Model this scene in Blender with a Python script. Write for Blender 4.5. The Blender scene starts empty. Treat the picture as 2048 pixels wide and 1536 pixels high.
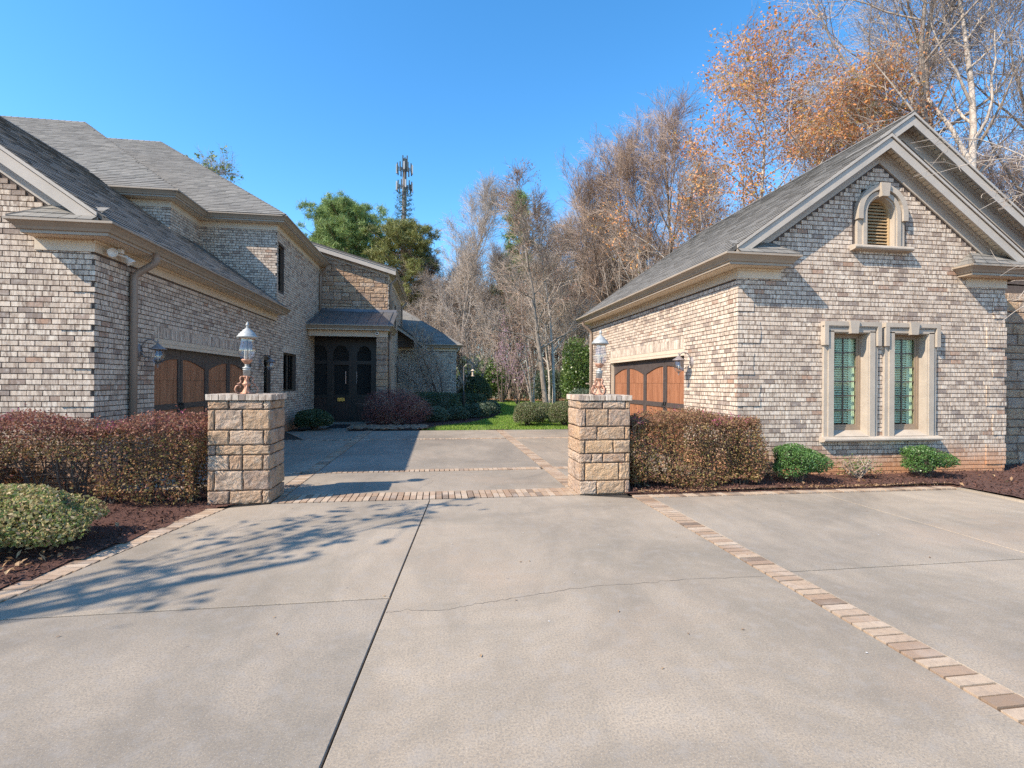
import bpy, math, random
import numpy as np
from mathutils import Matrix, Vector

R = math.radians
RNG = np.random.default_rng(7)
random.seed(7)
scene = bpy.context.scene
COL = scene.collection

# ------------------------------------------------------------------ camera
CAM_H = 1.6
cam = bpy.data.cameras.new('camera')
cam_ob = bpy.data.objects.new('camera', cam)
COL.objects.link(cam_ob)
cam.sensor_width = 36.0
cam.lens = 17.578
cam.shift_y = -3 / 2048
cam.clip_start = 0.05
cam.clip_end = 900
cam_ob.matrix_world = (Matrix.Translation((0, 0, CAM_H)) @ Matrix.Rotation(R(-8.5), 4, 'Z')
                       @ Matrix.Rotation(R(90), 4, 'X') @ Matrix.Rotation(R(0.35), 4, 'Z'))
scene.camera = cam_ob

# ------------------------------------------------------------------ sky and sun
SUN_DIR = Vector((-1.01, -0.47, 1.0)).normalized()      # towards the sun
SUN_EL = math.asin(SUN_DIR.z)
SUN_AZ = math.atan2(SUN_DIR.x, SUN_DIR.y)
world = bpy.data.worlds.new('World')
scene.world = world
world.use_nodes = True
wn = world.node_tree
bg = wn.nodes['Background']
sky = wn.nodes.new('ShaderNodeTexSky')
sky.sky_type = 'NISHITA'
sky.sun_disc = False
sky.sun_elevation = SUN_EL
sky.sun_rotation = SUN_AZ
sky.altitude = 300
sky.air_density = 1.0
sky.dust_density = 0.25
sky.ozone_density = 3.0
hs = wn.nodes.new('ShaderNodeHueSaturation')
hs.inputs['Hue'].default_value = 0.495
hs.inputs['Saturation'].default_value = 1.27
hs.inputs['Value'].default_value = 1.0
wn.links.new(sky.outputs[0], hs.inputs['Color'])
wn.links.new(hs.outputs[0], bg.inputs['Color'])
bg.inputs['Strength'].default_value = 0.15

sun = bpy.data.lights.new('sun', 'SUN')
sun.energy = 3.8
sun.angle = R(0.5)
sun.color = (1.0, 0.88, 0.725)
sun_ob = bpy.data.objects.new('sun', sun)
COL.objects.link(sun_ob)
sun_ob.rotation_euler = SUN_DIR.to_track_quat('Z', 'Y').to_euler()
sun_ob.location = (-20, -10, 25)

scene.view_settings.view_transform = 'Standard'
scene.view_settings.look = 'None'
scene.view_settings.exposure = 1.15
scene.view_settings.gamma = 1.0
scene.view_settings.use_curve_mapping = False
scene.render.engine = 'CYCLES'
scene.cycles.use_denoising = False
scene.cycles.sample_clamp_indirect = 3.0
scene.cycles.max_bounces = 6
scene.cycles.transparent_max_bounces = 8
scene.cycles.diffuse_bounces = 3
scene.cycles.glossy_bounces = 2
scene.cycles.transmission_bounces = 4
scene.cycles.caustics_reflective = False
scene.cycles.caustics_refractive = False

# ------------------------------------------------------------------ projection (only to rank pieces by size in view)
_cy, _sy = math.cos(R(8.5)), math.sin(R(8.5))
def depth_px(X, Y, Z):
    r = X * _cy - Y * _sy
    d = X * _sy + Y * _cy
    if d < 0.3: return 9e9, -1, -1
    return d, 1024 + 1000 * r / d, 765 - 1000 * (Z - CAM_H) / d

# ------------------------------------------------------------------ materials
class G:
    """tiny node-graph helper"""
    def __init__(s, name):
        s.m = bpy.data.materials.new(name); s.m.use_nodes = True
        s.t = s.m.node_tree; s.n = s.t.nodes
        s.p = s.n['Principled BSDF']; s.out = s.n['Material Output']
    def node(s, ty, **kw):
        n = s.n.new(ty)
        for k, v in kw.items():
            if k == 'ins':
                for a, b in v.items():
                    if hasattr(b, 'is_output'): s.t.links.new(b, n.inputs[a])
                    else: n.inputs[a].default_value = b
            else: setattr(n, k, v)
        return n
    def link(s, a, b): s.t.links.new(a, b)
    def pos(s, scale=(1, 1, 1), obj=False):
        if obj: src = s.node('ShaderNodeTexCoord').outputs['Object']
        else: src = s.node('ShaderNodeNewGeometry').outputs['Position']
        mp = s.node('ShaderNodeMapping', ins={'Vector': src, 'Scale': scale})
        return mp.outputs[0]
    def noise(s, vec, scale, detail=3, rough=0.55, out='Fac', dist=0.0):
        n = s.node('ShaderNodeTexNoise', ins={'Vector': vec, 'Scale': scale, 'Detail': detail, 'Roughness': rough, 'Distortion': dist})
        return n.outputs[out]
    def ramp(s, fac, stops, interp='LINEAR'):
        n = s.node('ShaderNodeValToRGB', ins={'Fac': fac})
        cr = n.color_ramp; cr.interpolation = interp
        while len(cr.elements) < len(stops): cr.elements.new(0.5)
        for e, (p, c) in zip(cr.elements, stops):
            e.position = p
            e.color = (c, c, c, 1) if isinstance(c, (int, float)) else (*c, 1)
        return n.outputs[0]
    def mix(s, fac, a, b, mode='MIX'):
        n = s.node('ShaderNodeMix', data_type='RGBA', blend_type=mode)
        for i, v in ((0, fac), (6, a), (7, b)):
            if hasattr(v, 'is_output'): s.link(v, n.inputs[i])
            else: n.inputs[i].default_value = v if i == 0 else (*v, 1)
        return n.outputs[2]
    def math(s, op, a, b=0.0):
        n = s.node('ShaderNodeMath', operation=op)
        for i, v in enumerate((a, b)):
            if hasattr(v, 'is_output'): s.link(v, n.inputs[i])
            else: n.inputs[i].default_value = v
        return n.outputs[0]
    def rand(s):
        """random value per piece: per object and per loose island"""
        a = s.node('ShaderNodeObjectInfo').outputs['Random']
        b = s.node('ShaderNodeNewGeometry').outputs['Random Per Island']
        return s.math('FRACT', s.math('ADD', a, b))
    def color(s, c):
        if hasattr(c, 'is_output'): s.link(c, s.p.inputs['Base Color'])
        else: s.p.inputs['Base Color'].default_value = (*c, 1)
    def bump(s, h, strength=0.3, dist=0.01):
        n = s.node('ShaderNodeBump', ins={'Height': h, 'Strength': strength, 'Distance': dist})
        s.link(n.outputs[0], s.p.inputs['Normal'])
    def set(s, **kw):
        for k, v in kw.items(): s.p.inputs[k].default_value = v
        return s.m

def mat_plain(name, col, rough=0.6, var=0.12, scale=6, bump=0.1, metal=0.0, spec=0.4):
    g = G(name); v = g.pos()
    n = g.noise(v, scale, 4)
    n2 = g.noise(v, scale * 9, 3)
    f = g.math('ADD', g.math('MULTIPLY', n, 0.7), g.math('MULTIPLY', n2, 0.3))
    lo = tuple(max(0, c * (1 - var * 1.6)) for c in col); hi = tuple(min(1, c * (1 + var * 1.6)) for c in col)
    g.color(g.ramp(f, [(0.3, lo), (0.7, hi)]))
    if bump: g.bump(n2, bump, 0.004)
    g.set(Roughness=rough, Metallic=metal)
    g.p.inputs['Specular IOR Level'].default_value = spec
    return g.m

def mat_brick():
    g = G('tumbled_brick')
    r = g.rand()
    tone = g.ramp(r, [(0.0, (0.560, 0.446, 0.345)), (0.18, (0.700, 0.578, 0.460)), (0.38, (0.600, 0.480, 0.373)), (0.56, (0.720, 0.608, 0.488)),
                      (0.70, (0.500, 0.397, 0.308)), (0.82, (0.650, 0.529, 0.414)), (0.89, (0.360, 0.279, 0.221)), (0.95, (0.270, 0.216, 0.184)), (0.98, (0.440, 0.265, 0.175)), (1.0, (0.400, 0.328, 0.276))])
    v = g.pos((26, 26, 5))
    v2 = g.node('ShaderNodeVectorMath', operation='ADD', ins={0: v, 1: g.node('ShaderNodeCombineXYZ', ins={0: g.math('MULTIPLY', r, 37.0), 1: g.math('MULTIPLY', r, 17.0), 2: g.math('MULTIPLY', r, 91.0)}).outputs[0]}).outputs[0]
    st = g.noise(v2, 1.0, 3, 0.6)
    streak = g.ramp(st, [(0.42, 0.0), (0.62, 1.0)])
    c = g.mix(g.math('MULTIPLY', streak, g.ramp(r, [(0, .45), (.5, .9), (1, .6)])), tone, (.21, .145, .105))
    w = g.noise(g.pos(), 14, 4)
    c = g.mix(g.math('MULTIPLY', g.ramp(w, [(0.52, 0.0), (0.7, 1.0)]), 0.4), c, (.68, .61, .53))
    big = g.noise(g.pos(), 0.8, 3)
    c = g.mix(g.math('MULTIPLY', g.ramp(big, [(0.45, 0.0), (0.75, 1.0)]), 0.22), c, (.30, .24, .20))
    # red clay splashed up from the beds
    z = g.node('ShaderNodeSeparateXYZ', ins={0: g.node('ShaderNodeNewGeometry').outputs['Position']}).outputs[2]
    zz = g.math('ADD', z, g.math('MULTIPLY', g.math('SUBTRACT', g.noise(g.pos((2, 2, 2)), 1.0, 3), 0.5), 0.35))
    cl = g.ramp(zz, [(0.14, 0.85), (0.58, 0.0)])
    c = g.mix(cl, c, (.54, .25, .115))
    g.color(c)
    g.bump(g.noise(g.pos(), 90, 4, 0.7), 0.45, 0.006)
    return g.set(Roughness=0.9)

def mat_mortar():
    g = G('brown_mortar')
    n = g.noise(g.pos(), 30, 4)
    c = g.ramp(n, [(0.3, (.075, .055, .045)), (0.7, (.125, .095, .078))])
    z = g.node('ShaderNodeSeparateXYZ', ins={0: g.node('ShaderNodeNewGeometry').outputs['Position']}).outputs[2]
    c = g.mix(g.ramp(z, [(0.1, 0.7), (0.5, 0.0)]), c, (.33, .15, .08))
    g.color(c); g.bump(n, 0.5, 0.005)
    return g.set(Roughness=0.95)

def mat_paver():
    g = G('paver_brick')
    r = g.rand()
    c = g.ramp(r, [(0, (.31, .205, .135)), (.3, (.40, .285, .19)), (.55, (.46, .35, .25)), (.78, (.33, .215, .135)), (.92, (.17, .12, .085)), (1, (.43, .335, .25))])
    n = g.noise(g.pos(), 22, 5, 0.65)
    c = g.mix(g.ramp(n, [(.45, 0.0), (.7, .55)]), c, (.22, .17, .13))
    n2 = g.noise(g.pos(), 3, 3)
    c = g.mix(g.ramp(n2, [(.5, 0.0), (.75, .5)]), c, (.50, .43, .36))
    g.color(c); g.bump(g.noise(g.pos(), 120, 4, .7), .5, .006)
    return g.set(Roughness=0.9)

def mat_stone(name='rock_faced_stone', k=1.0):
    g = G(name)
    r = g.rand()
    base = g.ramp(r, [(0, (.46, .31, .19)), (.2, (.35, .22, .14)), (.4, (.52, .40, .30)), (.6, (.30, .21, .16)), (.8, (.52, .34, .195)), (1, (.42, .315, .245))])
    n = g.noise(g.pos(), 7, 5, .65, dist=.6)
    c = g.mix(g.ramp(n, [(.42, 0.0), (.64, .55)]), base, (.48, .30, .175))
    n2 = g.noise(g.pos(), 13, 5, .7)
    c = g.mix(g.ramp(n2, [(.52, 0.0), (.68, .55)]), c, (.56, .46, .36))
    n3 = g.noise(g.pos(), 5, 4, .6)
    c = g.mix(g.ramp(n3, [(.53, 0.0), (.68, .75)]), c, (.17, .125, .095))
    if k != 1.0: c = g.mix(1.0, c, (k, k, k), 'MULTIPLY')
    g.color(c)
    h = g.math('ADD', g.noise(g.pos(), 38, 5, .7), g.math('MULTIPLY', g.noise(g.pos(), 14, 3), 1.5))
    g.bump(h, 1.0, .03)
    return g.set(Roughness=.92)

def mat_shingle():
    g = G('asphalt_shingle')
    r = g.rand()
    c = g.ramp(r, [(0, (.145, .136, .122)), (.3, (.185, .173, .154)), (.55, (.215, .20, .176)), (.8, (.165, .155, .138)), (1, (.235, .217, .19))])
    n = g.noise(g.pos(), 300, 2)
    c = g.mix(g.ramp(n, [(.4, 0.0), (.7, .5)]), c, (.24, .225, .20))
    big = g.noise(g.pos(), 1.2, 3)
    c = g.mix(g.ramp(big, [(.45, 0.0), (.75, .35)]), c, (.11, .10, .09))
    nz = g.math('ABSOLUTE', g.node('ShaderNodeSeparateXYZ', ins={0: g.node('ShaderNodeNewGeometry').outputs['True Normal']}).outputs[2])
    c = g.mix(g.ramp(nz, [(.70, .7), (.74, 0.0)]), c, (.06, .055, .05))   # dark cut edge of each tab
    g.color(c); g.bump(n, .4, .004)
    return g.set(Roughness=.95)

def mat_concrete():
    g = G('aged_concrete')
    p = g.pos()
    a = g.noise(p, .40, 6, .66, dist=.7)
    c = g.ramp(a, [(.36, (.225, .187, .145)), (.48, (.335, .275, .21)), (.64, (.43, .355, .272))])
    b = g.noise(g.pos((1.0, .28, 1)), 1.5, 5, .65)
    c = g.mix(g.ramp(b, [(.46, 0.0), (.70, .65)]), c, (.215, .182, .142))
    ty = g.noise(g.pos((1.6, .22, 1)), 1.0, 5, .65, dist=.8)
    c = g.mix(g.ramp(ty, [(.54, 0.0), (.72, .32)]), c, (.20, .172, .138))
    bl = g.noise(g.pos((.8, .8, 1)), .9, 5, .7, dist=1.2)
    c = g.mix(g.ramp(bl, [(.48, 0.0), (.64, .55)]), c, (.23, .197, .152))
    b2 = g.noise(g.pos((.5, .5, 1)), .7, 4, .6)
    c = g.mix(g.ramp(b2, [(.54, 0.0), (.7, .55)]), c, (.45, .33, .235))
    f = g.noise(p, 85, 3, .75)
    c = g.mix(g.ramp(f, [(.36, .75), (.56, 0.0)]), c, (.17, .155, .14))
    f2 = g.noise(p, 150, 2, .6)
    c = g.mix(g.ramp(f2, [(.60, 0.0), (.74, .6)]), c, (.60, .56, .50))
    m = g.noise(p, 9, 4, .6)
    c = g.mix(g.ramp(m, [(.30, .40), (.5, 0.0)]), c, (.30, .275, .25))
    sp = g.node('ShaderNodeTexVoronoi', ins={'Vector': p, 'Scale': 2.3})
    spot = g.ramp(sp.outputs['Distance'], [(.012, .55), (.03, 0.0)])
    c = g.mix(spot, c, (.12, .10, .09))
    sl_ = g.node('ShaderNodeObjectInfo').outputs['Random']
    c = g.mix(1.0, c, g.ramp(sl_, [(0, (.86, .87, .88)), (1, (1.08, 1.05, 1.0))]), 'MULTIPLY')
    g.color(c)
    g.bump(g.math('ADD', f, g.math('MULTIPLY', g.noise(p, 240, 2), .6)), .2, .004)
    g.p.inputs['Specular IOR Level'].default_value = .3
    return g.set(Roughness=.88)

def mat_leaf(name, cols, rough=.55, trans=.25, spec=.35, top=None):
    g = G(name)
    r = g.rand()
    k = len(cols)
    c = g.ramp(r, [(i / max(1, k - 1), col) for i, col in enumerate(cols)])
    if top:      # new growth of another colour in the upper layer
        z = g.node('ShaderNodeSeparateXYZ', ins={0: g.node('ShaderNodeNewGeometry').outputs['Position']}).outputs[2]
        zz = g.math('ADD', z, g.math('MULTIPLY', g.math('SUBTRACT', g.noise(g.pos(), 2.5, 3), .5), .5))
        c = g.mix(g.math('MULTIPLY', g.ramp(zz, [(.82, 0.0), (1.05, 1.0)]), .5), c, top)
    g.color(c)
    g.set(Roughness=rough)
    g.p.inputs['Specular IOR Level'].default_value = spec
    if trans:
        tr = g.node('ShaderNodeBsdfTranslucent'); g.link(c, tr.inputs[0])
        mx = g.node('ShaderNodeMixShader', ins={0: trans, 1: g.p.outputs[0], 2: tr.outputs[0]})
        g.link(mx.outputs[0], g.out.inputs[0])
    return g.m

def mat_bark(name, lo, hi, sc=8, scale_z=.3):
    g = G(name)
    n = g.noise(g.pos((1, 1, scale_z)), sc, 5, .65)
    g.color(g.ramp(n, [(.3, lo), (.7, hi)])); g.bump(n, .6, .02)
    return g.set(Roughness=.92)

def mat_wood(name, lo, hi, rough=.5):
    g = G(name)
    r = g.rand()
    v = g.pos((14, 14, 1.2))
    v = g.node('ShaderNodeVectorMath', operation='ADD', ins={0: v, 1: g.node('ShaderNodeCombineXYZ', ins={0: g.math('MULTIPLY', r, 50.0), 2: g.math('MULTIPLY', r, 31.0)}).outputs[0]}).outputs[0]
    n = g.noise(v, 1.5, 4, .6, dist=1.0)
    c = g.ramp(n, [(.3, lo), (.7, hi)])
    c = g.mix(g.ramp(r, [(0, 0.0), (1, .35)]), c, tuple(x * .55 for x in lo))
    g.color(c); g.bump(n, .2, .003)
    return g.set(Roughness=rough)

def mat_glass(name, tint=(.9, .95, .93), gloss=.06, opac=.15):
    g = G(name)
    tr = g.node('ShaderNodeBsdfTransparent'); tr.inputs[0].default_value = (*tint, 1)
    gl = g.node('ShaderNodeBsdfGlossy'); gl.inputs['Roughness'].default_value = .02
    lw = g.node('ShaderNodeLayerWeight'); lw.inputs[0].default_value = .5
    f = g.math('ADD', g.math('MULTIPLY', g.math('POWER', lw.outputs['Facing'], 4.0), .6), gloss)
    mx = g.node('ShaderNodeMixShader', ins={0: f, 1: tr.outputs[0], 2: gl.outputs[0]})
    g.link(mx.outputs[0], g.out.inputs[0])
    return g.m

def mat_mulch():
    g = G('brown_mulch')
    r = g.rand()
    c = g.ramp(r, [(0, (.066, .027, .019)), (.35, (.145, .062, .043)), (.65, (.20, .088, .06)), (.85, (.095, .04, .029)), (1, (.32, .16, .10))])
    n = g.noise(g.pos(), 40, 5, .7)
    c = g.mix(g.ramp(n, [(.35, .7), (.65, 0.0)]), c, (.06, .025, .017))
    g.color(c); g.bump(g.noise(g.pos(), 55, 5, .8), 1.0, .03)
    return g.set(Roughness=.95)

def mat_ground():
    g = G('woodland_floor')
    n = g.noise(g.pos(), .35, 6, .65)
    c = g.ramp(n, [(.3, (.13, .07, .04)), (.5, (.24, .125, .07)), (.7, (.30, .17, .10))])
    m = g.noise(g.pos(), 12, 5, .7)
    c = g.mix(g.ramp(m, [(.4, .6), (.6, 0.0)]), c, (.10, .065, .04))
    g.color(c); g.bump(m, .8, .06)
    return g.set(Roughness=.95)

def mat_lawn():
    g = G('lawn_turf')
    n = g.noise(g.pos(), .7, 5, .6)
    c = g.ramp(n, [(.3, (.11, .17, .03)), (.55, (.16, .23, .042)), (.75, (.23, .25, .075))])
    m = g.noise(g.pos(), 60, 3, .7)
    c = g.mix(g.ramp(m, [(.35, .6), (.6, 0.0)]), c, (.04, .06, .015))
    g.color(c); g.bump(m, .8, .03)
    return g.set(Roughness=.9)

M = dict(
    crackline=mat_plain('crack_line', (.075, .065, .055), .95, .3, 30, 0),
    brick=mat_brick(), mortar=mat_mortar(), paver=mat_paver(), stone=mat_stone(), stone_wall=mat_stone('ledge_stone', .95), shingle=mat_shingle(),
    concrete=mat_concrete(), joint=mat_plain('joint_filler', (.045, .038, .03), .9, .3, 20),
    cast=mat_plain('cast_stone', (.40, .34, .275), .85, .10, 4, .35),
    fascia=mat_plain('taupe_fascia', (.43, .375, .315), .5, .06, 3, .05), gutter=mat_plain('brown_gutter', (.33, .265, .20), .45, .06, 3, .03),
    cream=mat_plain('cream_trim', (.58, .475, .36), .55, .06, 3, .05), soffit=mat_plain('soffit_board', (.66, .56, .43), .6, .05, 4, .03),
    downspout=mat_plain('downspout_paint', (.27, .205, .16), .45, .06, 4, .03),
    wood=mat_wood('stained_wood', (.26, .10, .048), (.42, .19, .10)), dframe=mat_plain('dark_door_frame', (.075, .058, .052), .5, .15, 8, .08),
    iron=mat_plain('black_iron', (.012, .012, .012), .45, .1, 20, 0), darkframe=mat_plain('bronze_frame', (.10, .075, .055), .45, .1, 8, 0),
    tanframe=mat_plain('tan_frame', (.27, .20, .14), .5, .08, 8, 0),
    patina=mat_plain('copper_patina', (.44, .235, .155), .6, .35, 30, .2, .2), verdigris=mat_plain('grey_verdigris', (.38, .385, .37), .5, .15, 25, .12, .25),
    bronze=mat_plain('grey_bronze', (.27, .235, .225), .5, .25, 25, .15, .3), candle=mat_plain('candle_sleeve', (.55, .52, .45), .5, .05, 20, 0),
    clear=mat_glass('clear_glass', (.90, .91, .93), .13), tinted=mat_glass('green_tint_glass', (.885, .955, .885), .03), dglass=mat_glass('dark_glass', (.10, .095, .09), .03),
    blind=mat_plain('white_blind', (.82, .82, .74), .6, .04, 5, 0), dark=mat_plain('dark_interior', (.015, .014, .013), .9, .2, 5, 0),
    ebony=mat_plain('ebony_wood', (.030, .019, .015), .5, .3, 6, .1), ebony_red=mat_wood('dark_red_wood', (.022, .009, .007), (.045, .017, .011)),
    ebony_frame=mat_plain('ebony_frame', (.021, .0145, .012), .45, .3, 6, .1), brass=mat_plain('brass', (.75, .52, .16), .25, .1, 10, 0, .9), steel=mat_plain('brushed_steel', (.55, .55, .55), .3, .05, 10, 0, .8),
    metal_roof=mat_plain('standing_seam_metal', (.17, .165, .165), .38, .12, 2.5, .03, .45), louver=mat_plain('tan_louver', (.42, .30, .17), .6, .06, 8, 0),
    white=mat_plain('white_plastic', (.68, .66, .62), .4, .04, 10, 0), mat=mat_plain('rubber_mat', (.018, .018, .02), .9, .3, 60, .4),
    river=mat_stone('river_stone', .62), mulch=mat_mulch(), ground=mat_ground(), lawn=mat_lawn(),
    hedge=mat_leaf('loropetalum_leaf', [(0.122, 0.048, 0.042), (0.241, 0.099, 0.066), (0.386, 0.221, 0.097), (0.158, 0.156, 0.049), (0.506, 0.258, 0.126), (0.122, 0.078, 0.054), (0.302, 0.258, 0.082), (0.206, 0.078, 0.078)], .55, .35, .25, (.25, .085, .10)),
    hedge2=mat_leaf('bronze_green_leaf', [(0.228, 0.097, 0.070), (0.323, 0.203, 0.088), (0.190, 0.182, 0.053), (0.379, 0.172, 0.114), (0.151, 0.067, 0.061), (0.294, 0.251, 0.079), (0.455, 0.241, 0.150)], .55, .35, .25, (.30, .16, .10)),
    petal=mat_leaf('pink_petal', [(.42, .07, .17), (.55, .12, .25)], .6, .3),
    abelia=mat_leaf('abelia_leaf', [(0.125, 0.195, 0.050), (0.231, 0.273, 0.083), (0.502, 0.370, 0.194), (0.336, 0.331, 0.118), (0.629, 0.468, 0.287), (0.167, 0.234, 0.059), (0.461, 0.293, 0.186)], .55, .35, .25),
    box=mat_leaf('boxwood_leaf', [(0.044, 0.106, 0.025), (0.069, 0.156, 0.035), (0.100, 0.200, 0.044), (0.125, 0.213, 0.062), (0.062, 0.125, 0.037)], .4, .2, .5),
    ball=mat_leaf('clipped_shrub_leaf', [(0.090, 0.127, 0.044), (0.134, 0.172, 0.060), (0.194, 0.209, 0.090), (0.224, 0.179, 0.120), (0.105, 0.150, 0.052)], .5, .2, .4),
    darkleaf=mat_leaf('dark_evergreen_leaf', [(0.026, 0.053, 0.022), (0.044, 0.074, 0.030), (0.067, 0.106, 0.044), (0.090, 0.127, 0.060)], .4, .15, .5),
    greyleaf=mat_leaf('grey_green_leaf', [(0.060, 0.090, 0.048), (0.096, 0.132, 0.072), (0.132, 0.168, 0.108), (0.072, 0.108, 0.060)], .4, .2, .5),
    maple=mat_leaf('red_maple_leaf', [(.30, .17, .15), (.24, .12, .11), (0.149, 0.040, 0.040), (0.230, 0.075, 0.069), (0.299, 0.115, 0.103), (0.161, 0.069, 0.057)], .5, .3, .4),
    oakleaf=mat_leaf('russet_oak_leaf', [(0.561, 0.213, 0.079), (0.693, 0.311, 0.111), (0.759, 0.410, 0.158), (0.594, 0.254, 0.143), (0.495, 0.246, 0.072), (0.462, 0.344, 0.079)], .6, .35, .3),
    needle=mat_leaf('pine_needle', [(0.118, 0.203, 0.069), (0.201, 0.300, 0.083), (0.303, 0.378, 0.118), (0.168, 0.252, 0.099)], .5, .2, .4),
    needle2=mat_leaf('olive_pine_needle', [(0.131, 0.157, 0.042), (0.197, 0.211, 0.057), (0.262, 0.252, 0.080), (0.109, 0.137, 0.045)], .5, .2, .4),
    holly=mat_leaf('glossy_green_leaf', [(.06, .11, .025), (.11, .18, .035), (.17, .24, .055), (.08, .13, .03)], .35, .3, .6),
    spring=mat_leaf('spring_green_leaf', [(.16, .22, .05), (.22, .28, .08), (.13, .18, .05)], .5, .35, .3),
    bud=mat_leaf('red_bud', [(.30, .15, .11), (.26, .16, .11), (.36, .24, .17)], .7, .3, .2),
    pinkbud=mat_leaf('redbud_flower', [(.46, .26, .36), (.52, .34, .42)], .7, .3, .2),
    blade=mat_leaf('grass_blade', [(0.100, 0.206, 0.026), (0.160, 0.300, 0.037), (0.240, 0.356, 0.056), (0.340, 0.375, 0.112)], .5, .35, .3),
    litter=mat_leaf('fallen_leaf', [(.33, .20, .10), (.24, .13, .065), (.45, .31, .18), (.17, .09, .05)], .7, .15, .2),
    bark=mat_bark('grey_bark', (.13, .105, .085), (.34, .285, .235)), palebark=mat_bark('pale_bark', (.24, .20, .165), (.55, .48, .41), 5, .6),
    darkbark=mat_bark('brown_bark', (.06, .045, .035), (.15, .11, .085)), pinebark=mat_bark('pine_bark', (.14, .085, .06), (.28, .19, .14)),
    twig=mat_bark('brown_twig', (.27, .20, .15), (.43, .335, .255), 3), paletwig=mat_bark('pale_twig', (.32, .26, .21), (.50, .42, .345), 3),
    redtwig=mat_bark('red_twig', (.28, .195, .145), (.42, .31, .235), 3), greytwig=mat_bark('grey_twig', (.26, .21, .17), (.43, .36, .30), 3),
    plasticgreen=mat_plain('tower_green', (.06, .11, .09), .6, .2, 2, 0), towerpole=mat_plain('tower_pole', (.13, .115, .105), .6, .2, 1, 0), panel_w=mat_plain('antenna_white', (.42, .44, .46), .5, .05, 2, 0), panel_d=mat_plain('antenna_dark', (.06, .08, .085), .5, .15, 2, 0),
)

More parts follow.
